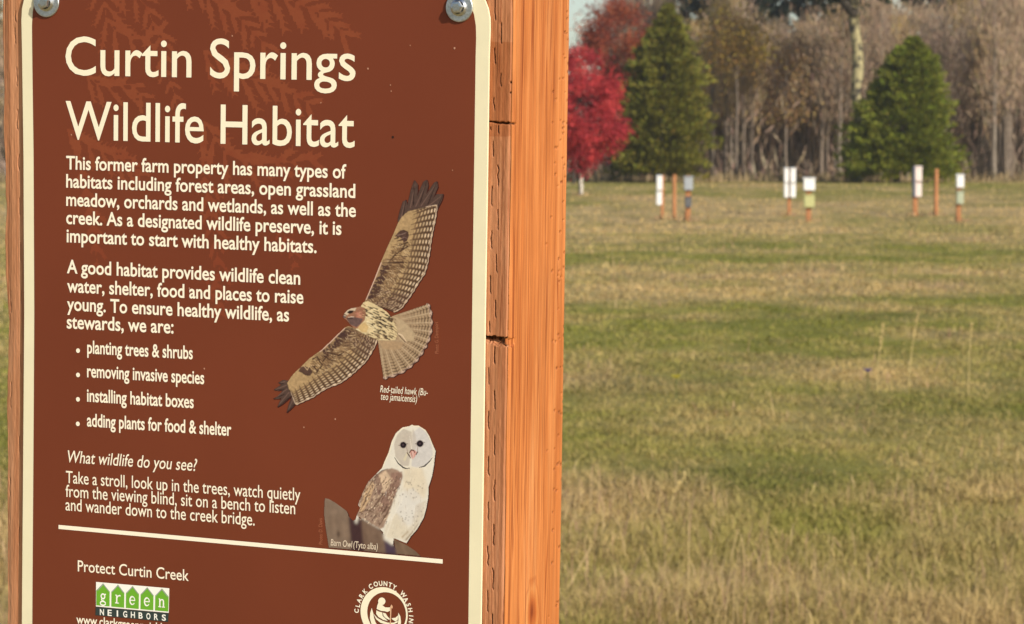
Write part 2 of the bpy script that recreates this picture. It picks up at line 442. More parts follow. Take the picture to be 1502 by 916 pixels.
def wood_material():
    m = bpy.data.materials.new('stained_timber'); m.use_nodes = True
    nt = m.node_tree; L = nt.links; N = nt.nodes
    b = N['Principled BSDF']; b.inputs['Roughness'].default_value = .62; b.inputs['Specular IOR Level'].default_value = .25
    tc = N.new('ShaderNodeTexCoord')
    def mapping(sc, loc=(0, 0, 0)):
        mp = N.new('ShaderNodeMapping'); mp.inputs['Scale'].default_value = sc; mp.inputs['Location'].default_value = loc
        L.new(tc.outputs['Object'], mp.inputs[0]); return mp.outputs[0]
    def noise(sc, detail=4, rough=.55, loc=(0, 0, 0), dist=0):
        n = N.new('ShaderNodeTexNoise'); n.inputs['Scale'].default_value = 1; n.inputs['Detail'].default_value = detail
        n.inputs['Roughness'].default_value = rough; n.inputs['Distortion'].default_value = dist
        L.new(mapping(sc, loc), n.inputs['Vector']); return n.outputs[0]
    def ramp(src, stops):
        r = N.new('ShaderNodeValToRGB'); L.new(src, r.inputs[0])
        el = r.color_ramp.elements
        while len(el) < len(stops): el.new(.5)
        for e, (p, c) in zip(el, stops): e.position = p; e.color = (*c, 1)
        return r.outputs[0]
    def mix(fac, a, bb, mode='MIX'):
        x = N.new('ShaderNodeMix'); x.data_type = 'RGBA'; x.blend_type = mode
        for sock, val in ((0, fac), (6, a), (7, bb)):
            if hasattr(val, 'links'): L.new(val, x.inputs[sock])
            elif isinstance(val, (int, float)): x.inputs[sock].default_value = val
            else: x.inputs[sock].default_value = (*val, 1)
        return x.outputs[2]
    def g(v): return (v, v, v)
    at_ = N.new('ShaderNodeAttribute'); at_.attribute_name = 'Col'
    sp = N.new('ShaderNodeSeparateColor'); L.new(at_.outputs['Color'], sp.inputs[0])
    broad = noise((95, 4.5, 95), 4, .55, dist=1.1)
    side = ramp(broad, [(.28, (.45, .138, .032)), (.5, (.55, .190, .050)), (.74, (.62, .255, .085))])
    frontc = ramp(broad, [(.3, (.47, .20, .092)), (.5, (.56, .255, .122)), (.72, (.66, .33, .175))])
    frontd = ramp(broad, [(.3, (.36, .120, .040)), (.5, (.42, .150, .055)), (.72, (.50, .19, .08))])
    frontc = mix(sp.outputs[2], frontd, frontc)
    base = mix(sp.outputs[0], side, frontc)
    grain = ramp(noise((520, 6, 520), 6, .62, (3, 1, 2)), [(.36, g(.0)), (.52, g(1))])
    base = mix(grain, mix(1.0, base, (.88, .80, .73), 'MULTIPLY'), base)
    streak = ramp(noise((170, 2.4, 170), 1, .4, (7, 4, 1), .1), [(.415, g(0)), (.435, g(1)), (.455, g(0)), (.51, g(0)), (.535, g(1)), (.558, g(0)), (.60, g(0)), (.622, g(.9)), (.642, g(0))])
    breaks = ramp(noise((60, 9, 60), 2, .5, (3, 3, 3)), [(.40, g(.0)), (.52, g(1))])
    base = mix(mix(1.0, streak, breaks, 'MULTIPLY'), base, mix(1.0, base, (.52, .36, .27), 'MULTIPLY'))
    fine_ = ramp(noise((900, 30, 900), 4, .6, (1, 9, 5)), [(.3, g(.82)), (.62, g(1.06))])
    base = mix(1.0, base, fine_, 'MULTIPLY')
    blot = ramp(noise((26, 9, 26), 4, .55, (2, 2, 8)), [(.3, (.84, .80, .76)), (.52, g(1.0)), (.7, (1.08, 1.14, 1.25))])
    base = mix(1.0, base, blot, 'MULTIPLY')
    # knot low on the side face
    kn, kv = KNOT
    mp = N.new('ShaderNodeMapping'); mp.inputs['Location'].default_value = (0, -kv, -kn)
    L.new(tc.outputs['Object'], mp.inputs[0])
    mp2 = N.new('ShaderNodeMapping'); mp2.inputs['Scale'].default_value = (0, 40, 70); L.new(mp.outputs[0], mp2.inputs[0])
    ln = N.new('ShaderNodeVectorMath'); ln.operation = 'LENGTH'; L.new(mp2.outputs[0], ln.inputs[0])
    wob = N.new('ShaderNodeMath'); wob.operation = 'MULTIPLY_ADD'; L.new(noise((90, 60, 90), 2), wob.inputs[0]); wob.inputs[1].default_value = .5
    L.new(ln.outputs['Value'], wob.inputs[2])
    kr = ramp(wob.outputs[0], [(.25, (.42, .24, .18)), (.5, (.80, .62, .5)), (.72, (1.0, 1.0, .95)), (.82, (1.05, 1.15, 1.2)), (.95, (.84, .74, .68)), (1.0, (1, 1, 1))])
    notfront = N.new('ShaderNodeMath'); notfront.operation = 'SUBTRACT'; notfront.inputs[0].default_value = 1; L.new(sp.outputs[0], notfront.inputs[1])
    base = mix(notfront.outputs[0], base, mix(1.0, base, kr, 'MULTIPLY'))
    base = mix(sp.outputs[1], base, (.055, .020, .008))  # shade inside slits, notch, crack and pits painted as dark colour
    L.new(base, b.inputs['Base Color'])
    bp = N.new('ShaderNodeBump'); bp.inputs['Strength'].default_value = .35; bp.inputs['Distance'].default_value = .0006
    L.new(noise((900, 22, 900), 5, .6), bp.inputs['Height']); L.new(bp.outputs[0], b.inputs['Normal'])
    return m
kuv = None
_px, _py = back(np.full(60, uR), np.full(60, on(778, 915, NF)[1]), np.linspace(NF, NBK, 60))
KNOT = (float(np.interp(781, _px, np.linspace(NF, NBK, 60))), float(on(778, 918, NF)[1]) + 1.62 - .0)
m_wood = wood_material()
ns0 = nl * nv
capc = np.array([[(uL + uR) / 2, vs[-1] + 1.62, (NF + NBK) / 2]])
capf = np.stack([np.arange(nl) + (nv - 1) * nl, (np.arange(nl) + 1) % nl + (nv - 1) * nl, np.full(nl, ns0)], 1)
post = mesh_np('timber_post', np.concatenate([Vp, capc]), [QF, capf], m_wood, colors=np.concatenate([colp, [[0, 0, 1]]]), smooth=True)
post.matrix_world = MS @ Matrix.Translation((0, -1.62, 0))
tag(post, 'thick orange stained timber post carrying the brown sign, notched and slit along its edge', 'post')

# ------------------------------------------------------------------ information sign
sign = link('information_sign', None)
sign.matrix_world = MS
tag(sign, 'brown interpretive sign with cream border, hawk and owl pictures, bolted to the timber post', 'sign')
m_cream = mat('cream_print', (.85, .775, .53), rough=.38, spec=.4, noise=(60, .96, 1.02))
m_face = mat('brown_print', (.176, .0405, .0172), rough=.40, spec=.26, noise=(7, .92, 1.06), bump=(160, .05, .0003))
m_text = mat('cream_lettering', (.95, .87, .65), rough=.45, spec=.3)
m_text2 = mat('pale_lettering', (.99, .90, .71), rough=.45, spec=.3)
m_dim = mat('faded_lettering', (.42, .14, .07), rough=.45, spec=.3)
m_white = mat('white_print', (.97, .95, .86), rough=.45, spec=.3)
m_green = mat('green_print', (.16, .43, .03), rough=.45, spec=.3)
m_slate = mat('slate_print', (.035, .052, .048), rough=.45, spec=.3)

outer = [(32.0, 935), (32.3, 890), (34.6, 600), (35.6, 460), (34.5, 230), (32.4, 80), (31.4, 30), (32.2, 13), (35.2, 0), (39.5, -11), (46, -21), (56, -29), (68, -32),
         (655, -30), (675, -27), (692, -19), (703, -9), (711, 1), (715.5, 13), (718, 27), (718.2, 45), (716.9, 80), (714.2, 270), (711.2, 460), (708.3, 680), (705.4, 890), (703.6, 1018), (699, 1030), (688, 1034), (48, 961), (36, 955), (32.5, 946)]
inner = [(47.4, 930), (47.6, 890), (49.6, 600), (50.4, 460), (49.4, 230), (47.4, 80), (47.0, 38), (48.0, 18), (50.2, 4), (54, -7), (62, -14), (72, -16),
         (655, -14), (672, -11), (684, -3), (691, 8), (695.5, 22), (698, 38), (698.5, 56), (697.8, 80), (695.2, 270), (692.6, 460), (690, 680), (687.4, 890), (685.8, 1002), (682, 1011), (672, 1014), (62, 945), (52, 941)]
def poly_uv(pts):
    a = np.array(pts, float); return np.stack(on(a[:, 0], a[:, 1]), 1)
def add_poly(bm, pts, z):
    vs_ = [bm.verts.new((u, v, z)) for u, v in poly_uv(pts)]
    return bm.faces.new(vs_)
def face_up(bm):
    for f in bm.faces:
        f.normal_update()
        if f.normal.z < 0: f.normal_flip()
bm = bmesh.new()
f = add_poly(bm, outer, 0.0)
e = bmesh.ops.extrude_face_region(bm, geom=[f])
bmesh.ops.translate(bm, vec=(0, 0, -THICK), verts=[q for q in e['geom'] if isinstance(q, bmesh.types.BMVert)])
panel = bm_obj('panel', bm, m_cream, sign)
def flat(name, polys, z, material, parent=sign, dz=0.0):
    bm = bmesh.new()
    for q, p in enumerate(polys): add_poly(bm, p, z + dz * q)
    face_up(bm)
    me = bpy.data.meshes.new(name); bm.to_mesh(me); bm.free(); me.materials.append(material)
    return link(name, me, parent)
flat('printed_face', [inner], 5e-5, m_face)
flat('rule_line', [[(86.2, 770.2), (86.2, 776.1), (649.6, 827.0), (649.6, 820.7)]], 2.2e-4, m_text2)

# ---- lettering (built-in font outlines turned into flat mesh)
_cache = {}
def glyphs(body, offset):
    key = (body, offset)
    if key in _cache: return _cache[key]
    c = bpy.data.curves.new('lettering', 'FONT'); c.body = body; c.size = 1; c.offset = offset; c.resolution_u = 4; c.fill_mode = 'FRONT'
    o = bpy.data.objects.new('lettering', c); COL.objects.link(o)
    dg = bpy.context.evaluated_depsgraph_get()
    me = o.evaluated_get(dg).to_mesh()
    n = len(me.vertices); V = np.empty(n * 3); me.vertices.foreach_get('co', V); V = V.reshape(-1, 3)[:, :2].copy()
    F = np.array([tuple(p.vertices) for p in me.polygons if len(p.vertices) == 3], np.int32)
    o.evaluated_get(dg).to_mesh_clear()
    bpy.data.objects.remove(o); bpy.data.curves.remove(c)
    _cache[key] = (V, F)
    return V, F
XH = glyphs('x', 0)[0][:, 1].max()
CAP = glyphs('H', 0)[0][:, 1].max()
def text_geom(body, x0, y0, x1, y1, xh=None, cap=None, bold=0.0, shear=0.0, endchars=None, z=2e-4):
    """lettering whose baseline runs from (x0,y0) to (x1,y1) in photo measure; xh / cap = letter height in the same measure"""
    V, F = glyphs(body, bold)
    V = V.copy()
    lo = V[:, 0].min()
    hi = glyphs(body[:endchars], bold)[0][:, 0].max() if endchars else V[:, 0].max()
    A = np.array(on(x0, y0)); B = np.array(on(x1, y1))
    hh = (xh / XH) if xh else (cap / CAP)
    mx_, my_ = (x0 + x1) / 2, (y0 + y1) / 2
    sy = np.hypot(*(np.array(on(mx_, my_ - hh)) - np.array(on(mx_, my_))))
    if shear: V[:, 0] += V[:, 1] * shear * .9
    ex = (B - A) / (hi - lo); up = np.array([-(B - A)[1], (B - A)[0]]); up = up / np.hypot(*up) * sy
    P = A + (V[:, :1] - lo) * ex + V[:, 1:] * up
    return np.concatenate([P, np.full((len(P), 1), z)], 1), F
def up_(V, f):
    a, b, c = V[f[:, 0]], V[f[:, 1]], V[f[:, 2]]
    neg = (b[:, 0] - a[:, 0]) * (c[:, 1] - a[:, 1]) - (b[:, 1] - a[:, 1]) * (c[:, 0] - a[:, 0]) < 0
    g = f.copy(); g[neg] = f[neg][:, ::-1]; return g
def lettering(name, lines, material, parent=sign, **kw):
    parts = []
    for ln in lines:
        k = dict(kw)
        if len(ln) > 5: k.update(ln[5])
        parts.append(text_geom(*ln[:5], **k))
    V, F = merge(parts)
    F = [up_(V, f) for f in F]
    return mesh_np(name, V, F, material, parent)
lettering('title_lettering', [('Curtin Springs', 96.2, 109.8, 521.6, 118.4), ('Wildlife Habitat', 96.4, 204.0, 520.3, 216.4)], m_text, cap=56.5, bold=.006)
b1 = dict(xh=12.8, bold=.018)
lettering('paragraph_lettering', [
    ('This former farm property has many types of', 97.3, 248.3, 508.0, 261.8), ('habitats including forest areas, open grassland', 97.3, 275.0, 521.3, 290.4),
    ('meadow, orchards and wetlands, as well as the', 97.4, 301.8, 522.2, 318.4), ('creek. As a designated wildlife preserve, it is', 97.4, 328.4, 501.0, 344.6),
    ('important to start with healthy habitats.', 98.0, 355.2, 464.6, 371.2)], m_text2, **b1)
lettering('paragraph_lettering', [
    ('A good habitat provides wildlife clean', 98.4, 400.6, 440.6, 417.6), ('water, shelter, food and places to raise', 98.8, 428.5, 445.2, 445.5),
    ('young. To ensure healthy wildlife, as', 98.6, 455.2, 424.3, 471.6), ('stewards, we are:', 98.2, 481.6, 254.8, 489.2)], m_text2, **b1)
lettering('bullet_lettering', [
    ('planting trees & shrubs', 128.2, 518.4, 283.0, 526.9), ('removing invasive species', 128.0, 553.2, 299.8, 563.5),
    ('installing habitat boxes', 127.9, 589.0, 284.4, 598.7), ('adding plants for food & shelter', 127.9, 625.3, 339.6, 639.4)], m_text2, xh=12.2, bold=.018)
def disc_px(cx, cy, rx, n=20):
    u, v = on(cx, cy); r = abs(on(cx + rx, cy)[0] - u)
    a = np.linspace(0, 2 * np.pi, n, endpoint=False)
    return u + r * np.cos(a), v + r * np.sin(a)
bm = bmesh.new()
for cx, cy in ((114.7, 514.6), (114.7, 550.2), (114.6, 586.0), (114.4, 622.0)):
    U_, V_ = disc_px(cx, cy, 2.9, 16)
    bm.faces.new([bm.verts.new((a, b, 2e-4)) for a, b in zip(U_, V_)])
me = bpy.data.meshes.new('bullet_points'); bm.to_mesh(me); bm.free(); me.materials.append(m_text2); link('bullet_points', me, sign)
lettering('question_lettering', [('What wildlife do you see?', 97.4, 678.2, 287.6, 691.2)], m_text2, xh=11.6, bold=.004, shear=.22)
lettering('paragraph_lettering', [
    ('Take a stroll, look up in the trees, watch quietly', 97.0, 708.5, 440.8, 734.6), ('from the viewing blind, sit on a bench to listen', 96.6, 728.9, 433.2, 754.6),
    ('and wander down to the creek bridge.', 96.4, 748.7, 373.8, 771.2)], m_text2, xh=11.8, bold=.004)
lettering('slogan_lettering', [('Protect Curtin Creek', 114.4, 838.2, 277.2, 852.4)], m_text2, cap=16.2, bold=.006)
lettering('address_lettering', [('www.clarkgreenneighbors.org', 112.3, 914.6, 221.5, 925.6, dict(endchars=17))], m_text2, xh=8.4, bold=.012)
lettering('caption_lettering', [('Red-tailed hawk (Bu-', 557.8, 575.6, 627.2, 580.6), ('teo jamaicensis)', 558.2, 586.4, 611.4, 590.4)], m_text2, xh=6.7, shear=.22, bold=.0)
lettering('credit_lettering', [('Photo: G. Davenport', 643.6, 519.0, 642.8, 472.5)], m_dim, xh=3.9, bold=.0)
lettering('credit_lettering', [('Photo: D. Davis', 473.2, 799.0, 472.8, 760.5)], m_dim, xh=3.9, bold=.0)

# ---- green logo
logo = flat('neighbors_logo', [[(141.2, 853.8), (141.0, 889.8), (247.8, 899.2), (248.6, 863.2)]], 2.0e-4, m_white)
def lg(a, b):           # position on the logo, 0..1 right and 0..1 down
    t = np.array([141.2, 853.8]) * (1 - a) + np.array([248.6, 863.2]) * a
    q = np.array([141.0, 889.8]) * (1 - a) + np.array([247.8, 899.2]) * a
    return tuple(t * (1 - b) + q * b)
houses = []
for k in range(5):
    a0, a1 = (k + .06) / 5, (k + .94) / 5
    if k == 0: a0 = .006
    if k == 4: a1 = .994
    mid = (a0 + a1) / 2
    houses.append([lg(mid, .03), lg(a0, .34), lg(a0, .95), lg(a1, .95), lg(a1, .34)])
flat('house_print', houses, 2.6e-4, m_green, logo)
houses2 = []
for k in range(5):
    a0, a1 = (k + .0) / 5, (k + 1.0) / 5; mid = (a0 + a1) / 2
    houses2 += [[lg(mid, .03), lg(a0 + .02, .32), lg(a0 + .02, .37), lg(mid, .09)], [lg(mid, .09), lg(a1 - .02, .37), lg(a1 - .02, .32), lg(mid, .03)]]
m_grey = mat('grey_print', (.33, .36, .33), rough=.5)
flat('roof_print', houses2, 3.0e-4, m_grey, logo)
flat('name_band', [[(140.8, 890.4), (140.3, 902.6), (247.0, 912.4), (247.7, 899.8)]], 2.4e-4, m_slate, logo)
nb = []
for k, ch in enumerate('NEIGHBORS'):
    cx = 150.0 + k * 11.35; by = 902.0 + (cx - 146) * .089
    wd = 2.0 if ch == 'I' else 6.0
    nb.append((ch, cx - wd / 2, by - wd * .045, cx + wd / 2, by + wd * .045))
lettering('name_lettering', nb, m_white, logo, cap=8.6, bold=.02, z=3.2e-4)
# slab serif letters drawn as strokes: unit box, y up, x-height = 1
def stroke(bm, pts, w, T, z):
    pts = [np.array(p, float) for p in pts]
    L_ = []; R_ = []
    for q, p in enumerate(pts):
        a = pts[max(q - 1, 0)]; b = pts[min(q + 1, len(pts) - 1)]
        t = b - a; t /= np.hypot(*t) + 1e-9; nn = np.array([-t[1], t[0]]) * (w[q] if hasattr(w, '__len__') else w) / 2
        L_.append(T(p + nn)); R_.append(T(p - nn))
    for q in range(len(pts) - 1):
        bm.faces.new([bm.verts.new((*L_[q], z)), bm.verts.new((*R_[q], z)), bm.verts.new((*R_[q + 1], z)), bm.verts.new((*L_[q + 1], z))])
def arc(cx, cy, rx, ry, a0, a1, n=18):
    a = np.radians(np.linspace(a0, a1, n)); return list(zip(cx + rx * np.cos(a), cy + ry * np.sin(a)))
SL = {
    'g': [(arc(.42, .66, .27, .27, 0, 360, 22), .17), ([(.60, .86), (.85, .93)], .14), ([(.28, .42), (.2, .28), (.34, .16), (.6, .12)], .15), (arc(.42, -.12, .38, .22, 0, 360, 22), .15)],
    'r': [([(.3, 0), (.3, .94)], .2), ([(.05, .05), (.62, .05)], .11), ([(.08, .93), (.3, .93)], .11), ([(.34, .6), (.5, .85), (.72, .92), (.85, .86)], [.1, .14, .16, .2])],
    'e': [(arc(.45, .48, .36, .44, 0, 325, 26), [.12 + .1 * math.sin(math.radians(a)) ** 2 * 0 + .06 * (math.cos(math.radians(a)) < 0) for a in np.linspace(0, 325, 26)]), ([(.12, .5), (.82, .5)], .11)],
    'n': [([(.2, 0), (.2, .94)], .19), ([(0, .05), (.42, .05)], .11), ([(.02, .93), (.2, .93)], .11), ([(.24, .65), (.42, .87), (.6, .88), (.72, .72), (.74, .5), (.74, 0)], [.1, .13, .15, .19, .19, .19]), ([(.54, .05), (.96, .05)], .11)]}
bm = bmesh.new()
for k, ch in enumerate('green'):
    c0 = (k + .5) / 5
    def T(p, c0=c0):
        a = c0 + (p[0] - .45) * .093; b = .80 - p[1] * .36
        u, v = on(*lg(a, b)); return float(u), float(v)
    for q, (pts, w) in enumerate(SL[ch]): stroke(bm, pts, w, T, 3.3e-4 + q * 8e-6)
face_up(bm); me = bpy.data.meshes.new('logo_lettering'); bm.to_mesh(me); bm.free(); me.materials.append(m_white); link('logo_lettering', me, logo)

# ---- county seal
def sp_(x, y): return (500 + x / 11.55, 840 + y / 11.55)
cu, cv = on(563.6, 899.5)
ru = abs(on(563.6 + 34.8, 899.5)[0] - cu)
icu, icv = on(567.3, 900.2)
iru = abs(on(567.3 + 28.6, 900.2)[0] - icu)
a = np.linspace(0, 2 * np.pi, 72, endpoint=False)
Vr = np.concatenate([np.stack([cu + ru * np.cos(a), cv + ru * np.sin(a), np.full(72, 2e-4)], 1), np.stack([icu + iru * np.cos(a), icv + iru * np.sin(a), np.full(72, 2e-4)], 1)])
q = np.arange(72); Fr = np.stack([q, (q + 1) % 72, (q + 1) % 72 + 72, q + 72], 1)
seal = mesh_np('county_seal', Vr, Fr, m_text, sign)
canoe = [[(525, 600), (500, 690), (495, 780), (515, 850), (545, 930), (640, 930), (590, 840), (565, 770), (552, 690)],
         [(552, 690), (565, 720), (620, 785), (700, 835), (790, 862), (880, 868), (970, 815), (985, 850), (900, 895), (780, 895), (670, 870), (600, 815)],
         [(975, 680), (1010, 740), (1022, 830), (1012, 930), (970, 930), (968, 860), (980, 800), (975, 740)],
         [(862, 775), (930, 765), (972, 725), (966, 800), (930, 830), (880, 800)]]
canoe[1] = [(556, 696), (620, 770), (700, 815), (800, 850), (900, 850), (968, 812), (962, 850), (880, 885), (780, 885), (670, 850), (600, 790)]
flat('canoe_print', [[sp_(*p) for p in pl] for pl in canoe], 2.2e-4, m_text, seal, dz=8e-6)
paddler = [[(700 + 62 * math.cos(t) - 3, 487 + 64 * math.sin(t)) for t in np.linspace(0, 2 * math.pi, 20, endpoint=False)],
           [(645, 500), (620, 560), (610, 615), (650, 635), (690, 650), (745, 655), (790, 668), (836, 648), (835, 590), (800, 592), (755, 590), (710, 555), (690, 540)],
           [(606, 640), (650, 662), (705, 676), (712, 735), (770, 790), (800, 822), (720, 800), (640, 752), (602, 700)],
           [(715, 680), (760, 690), (800, 750), (840, 790), (820, 800), (770, 775), (728, 735)]]
flat('paddler_print', [[sp_(*p) for p in pl] for pl in paddler], 2.9e-4, m_text, seal, dz=8e-6)
flat('paddle_print', [[sp_(*p) for p in pl] for pl in [[(850, 590), (838, 600), (834, 900), (850, 900), (862, 600)], [(862, 540), (842, 575), (838, 600), (884, 605), (882, 570)]]], 3.5e-4, mat('paddle_brown', (.75, .44, .26), rough=.5), seal, dz=8e-6)
ring = [('C', 270, 650), ('L', 290, 560), ('A', 312, 478), ('R', 352, 395), ('K', 412, 318), ('C', 508, 236), ('O', 594, 196), ('U', 676, 184), ('N', 758, 190), ('T', 838, 211), ('Y', 910, 248), (',', 950, 292),
        ('W', 1058, 372), ('A', 1105, 460), ('S', 1150, 546), ('H', 1178, 636), ('I', 1192, 735), ('N', 1192, 818), ('G', 1180, 905)]
rp = []
for ch, X_, Y_ in ring:
    u, v = on(*sp_(X_, Y_)); r = np.array([u - cu, v - cv]); r /= np.hypot(*r)
    up = r; rt = np.array([r[1], -r[0]])
    V, F = glyphs(ch, .03); V = V.copy(); V[:, 0] -= (V[:, 0].min() + V[:, 0].max()) / 2
    s = abs(on(560, 900)[1] - on(560, 900 - 6.6)[1]) / CAP
    V[:, 1] -= CAP / 2
    P = np.array([u, v]) + (V[:, :1] * .92 * s) * rt + (V[:, 1:] * s) * up
    rp.append((np.concatenate([P, np.full((len(P), 1), 2.2e-4)], 1), F))
V, F = merge(rp); mesh_np('ring_lettering', V, F, m_text2, seal)
# ---- printed bird pictures: flat ink on the sign, drawn feather by feather
m_ink = mat('picture_ink', rough=.45, spec=.25, attr='Col')
class Print:
    def __init__(s, x0, y0, x1, y1, step=.6):
        s.x0, s.y0, s.st = x0, y0, step
        s.nx, s.ny = int((x1 - x0) / step) + 1, int((y1 - y0) / step) + 1
        s.X, s.Y = np.meshgrid(x0 + np.arange(s.nx) * step, y0 + np.arange(s.ny) * step)
        s.C = np.zeros((s.ny, s.nx, 3)); s.A = np.zeros((s.ny, s.nx), bool)
    def box(s, pts, pad=1):
        a = np.asarray(pts, float)
        i0 = max(int((a[:, 0].min() - pad - s.x0) / s.st), 0); i1 = min(int((a[:, 0].max() + pad - s.x0) / s.st) + 2, s.nx)
        j0 = max(int((a[:, 1].min() - pad - s.y0) / s.st), 0); j1 = min(int((a[:, 1].max() + pad - s.y0) / s.st) + 2, s.ny)
        return slice(j0, j1), slice(i0, i1)
    def inside(s, pts, sl):
        X, Y = s.X[sl], s.Y[sl]; r = np.zeros(X.shape, bool); p = list(pts); n = len(p)
        for k in range(n):
            (xa, ya), (xb, yb) = p[k], p[(k + 1) % n]
            if ya == yb: continue
            c = ((ya > Y) != (yb > Y)) & (X < (xb - xa) * (Y - ya) / (yb - ya) + xa)
            r ^= c
        return r
    def poly(s, pts, col, a=1.0, only=False, mott=0.0):
        sl = s.box(pts); m = s.inside(pts, sl)
        if only: m &= s.A[sl]
        c = np.asarray(lin(col))
        if mott:
            nz = fbm(s.X[sl] * .35, s.Y[sl] * .35, 77, 3)[m][:, None]
            c = c * (1 + mott * (nz - .5) * 2)
        s.C[sl][m] = s.C[sl][m] * (1 - a) + c * a
        if not only: s.A[sl][m] = True
        return sl, m
    def line(s, pts, w, col, a=1.0, only=True):
        pts = [np.array(p, float) for p in pts]
        if hasattr(w, '__len__') and len(w) != len(pts): w = np.interp(np.linspace(0, 1, len(pts)), np.linspace(0, 1, len(w)), w)
        for k in range(len(pts) - 1):
            p, q = pts[k], pts[k + 1]
            w0 = w[k] if hasattr(w, '__len__') else w; w1 = w[k + 1] if hasattr(w, '__len__') else w
            sl = s.box([p, q], max(w0, w1)); X, Y = s.X[sl] - p[0], s.Y[sl] - p[1]
            d = q - p; t = np.clip((X * d[0] + Y * d[1]) / (d @ d + 1e-9), 0, 1)
            m = np.hypot(X - t * d[0], Y - t * d[1]) < (w0 + (w1 - w0) * t) / 2
            if only: m &= s.A[sl]
            s.C[sl][m] = s.C[sl][m] * (1 - a) + lin(col) * a
            if not only: s.A[sl][m] = True
    def soften(s, times):
        for _ in range(times):
            w = np.pad(s.A.astype(float), 1); c = np.pad(s.C * s.A[..., None], ((1, 1), (1, 1), (0, 0)))
            W = 0; K = 0
            for a in (-1, 0, 1):
                for b in (-1, 0, 1):
                    g = (2 - abs(a)) * (2 - abs(b))
                    W = W + g * w[1 + a:1 + a + s.ny, 1 + b:1 + b + s.nx]; K = K + g * c[1 + a:1 + a + s.ny, 1 + b:1 + b + s.nx]
            s.C = np.where(s.A[..., None], K / np.maximum(W, 1e-6)[..., None], s.C)
    def build(s, name, z, parent, shadow=True):
        m0 = s.A.copy(); q = max(int(round(.7 / s.st)), 1)
        for a, b in ((1, 1), (2, 2), (2, 1), (3, 2)) if shadow else ():                 # thin printed drop shadow to the lower right
            sh = np.zeros_like(m0); sh[b * q:, a * q // 1:] = m0[:-b * q, :-a * q]
            new = sh & ~s.A; s.C[new] = lin((58, 20, 16)); s.A |= new
        sh = np.zeros_like(m0); sh[:, :-q] = m0[:, q:]; new = sh & ~s.A & shadow; s.C[new] = lin((84, 34, 24)); s.A |= new
        u, v = on(s.X, s.Y)
        m = s.A
        V = np.stack([u, v, np.full(u.shape, z)], -1).reshape(-1, 3)
        # solid cells only
        q = m[:-1, :-1] & m[1:, :-1] & m[:-1, 1:] & m[1:, 1:]
        j, i = np.nonzero(q); b = j * s.nx + i
        F = np.stack([b, b + s.nx, b + s.nx + 1, b + 1], 1)
        used = np.unique(F); mp = np.zeros(len(V), np.int32); mp[used] = np.arange(len(used))
        nz = 1 + .10 * (fbm(s.X * 1.1, s.Y * 1.1, 5, 2) - .5).reshape(-1)[used][:, None]
        return mesh_np(name, V[used], mp[F], m_ink, parent, colors=s.C.reshape(-1, 3)[used] * nz)

def along(pts, n):
    p = np.array(pts, float); L = np.r_[0, np.cumsum(np.hypot(*np.diff(p, axis=0).T))]; t = np.linspace(0, L[-1], n)
    return np.stack([np.interp(t, L, p[:, 0]), np.interp(t, L, p[:, 1])], 1)

H = Print(396, 258, 656, 610, .55)
rr = np.random.default_rng(11)
TANC, CRM, DRK, BRN = (174, 144, 104), (226, 202, 170), (66, 42, 36), (112, 84, 66)
def wing(fingers, lead, trail, nf, skew, bands, t_in, order=1):
    for poly, ridge in fingers:
        r0_, r1_ = np.array(ridge[0], float), np.array(ridge[1], float); dd_ = (r1_ - r0_) / np.hypot(*(r1_ - r0_)); nn_ = np.array([-dd_[1], dd_[0]])
        poly = [tuple(np.array(q_) + nn_ * (.38 * float((np.array(q_) - r0_) @ nn_))) for q_ in poly]
        H.poly(poly, (82, 62, 55), mott=.3)
        H.line(ridge, [1.6, .7], (112, 86, 76), only=True)
        H.line([poly[-1], poly[len(poly) // 2]], [1.6, .6], (44, 28, 26))
    H.poly(list(lead) + list(trail[::-1]), TANC, mott=.35)
    n = nf * 4
    Ld = along(lead, n + 1); Tr = along(trail, n + 1)
    def P(s, t):
        s2 = np.clip(s - skew * (t - t_in), 0, 1) * n
        a = np.array([np.interp(s2, np.arange(n + 1), Ld[:, 0]), np.interp(s2, np.arange(n + 1), Ld[:, 1])])
        s3 = np.clip(s, 0, 1) * n
        b = np.array([np.interp(s3, np.arange(n + 1), Tr[:, 0]), np.interp(s3, np.arange(n + 1), Tr[:, 1])])
        return a + (b - a) * t
    for k in range(nf):
        ph = (k * .618) % 1
        s0, s1 = k / nf, (k + 1) / nf
        edge_t = 1.0 + .012 * (k % 2)
        ti = np.interp((s0 + s1) / 2, [0, .25, .5, 1], t_in_of)
        w_ = s1 - s0
        H.poly([P(s0, ti), P(s0, edge_t), P(s1, edge_t), P(s1, ti)], (100, 72, 56), .6, only=True)
        pr = (1.0 - ti) / bands
        for b in range(-1, bands + 1):
            ta = ti + (b + ph) * pr; tb = ta + pr * .5
            f = np.clip((ta - ti) / (1 - ti), 0, 1)
            if tb < ti or ta > edge_t: continue
            ta = max(ta, ti); tb2 = min(tb, edge_t)
            c = np.array(TANC) * (1 - f) + np.array((232, 206, 178)) * f
            H.poly([P(s0 + w_ * .22, ta), P(s0 + w_ * .26, tb2), P(s1 - w_ * .26, tb2), P(s1 - w_ * .22, ta)], np.clip(c * rr.uniform(.9, 1.1), 0, 255), .95, only=True)
            H.poly([P(s0, tb), P(s0, min(tb + pr * .5, edge_t)), P(s1, min(tb + pr * .5, edge_t)), P(s1, tb)], (52, 34, 32), .4 + .55 * f, only=True)
        H.line([P(s1, ti - .08), P(s1, (ti + 1) / 2), P(s1, edge_t)], [.7, 1.3, 1.6], (62, 40, 34), .85)
        H.line([P(s0, 1.0), P((s0 + s1) / 2, 1.015), P(s1, 1.0)], 1.3, (205, 178, 152), .9, only=False)
    return P
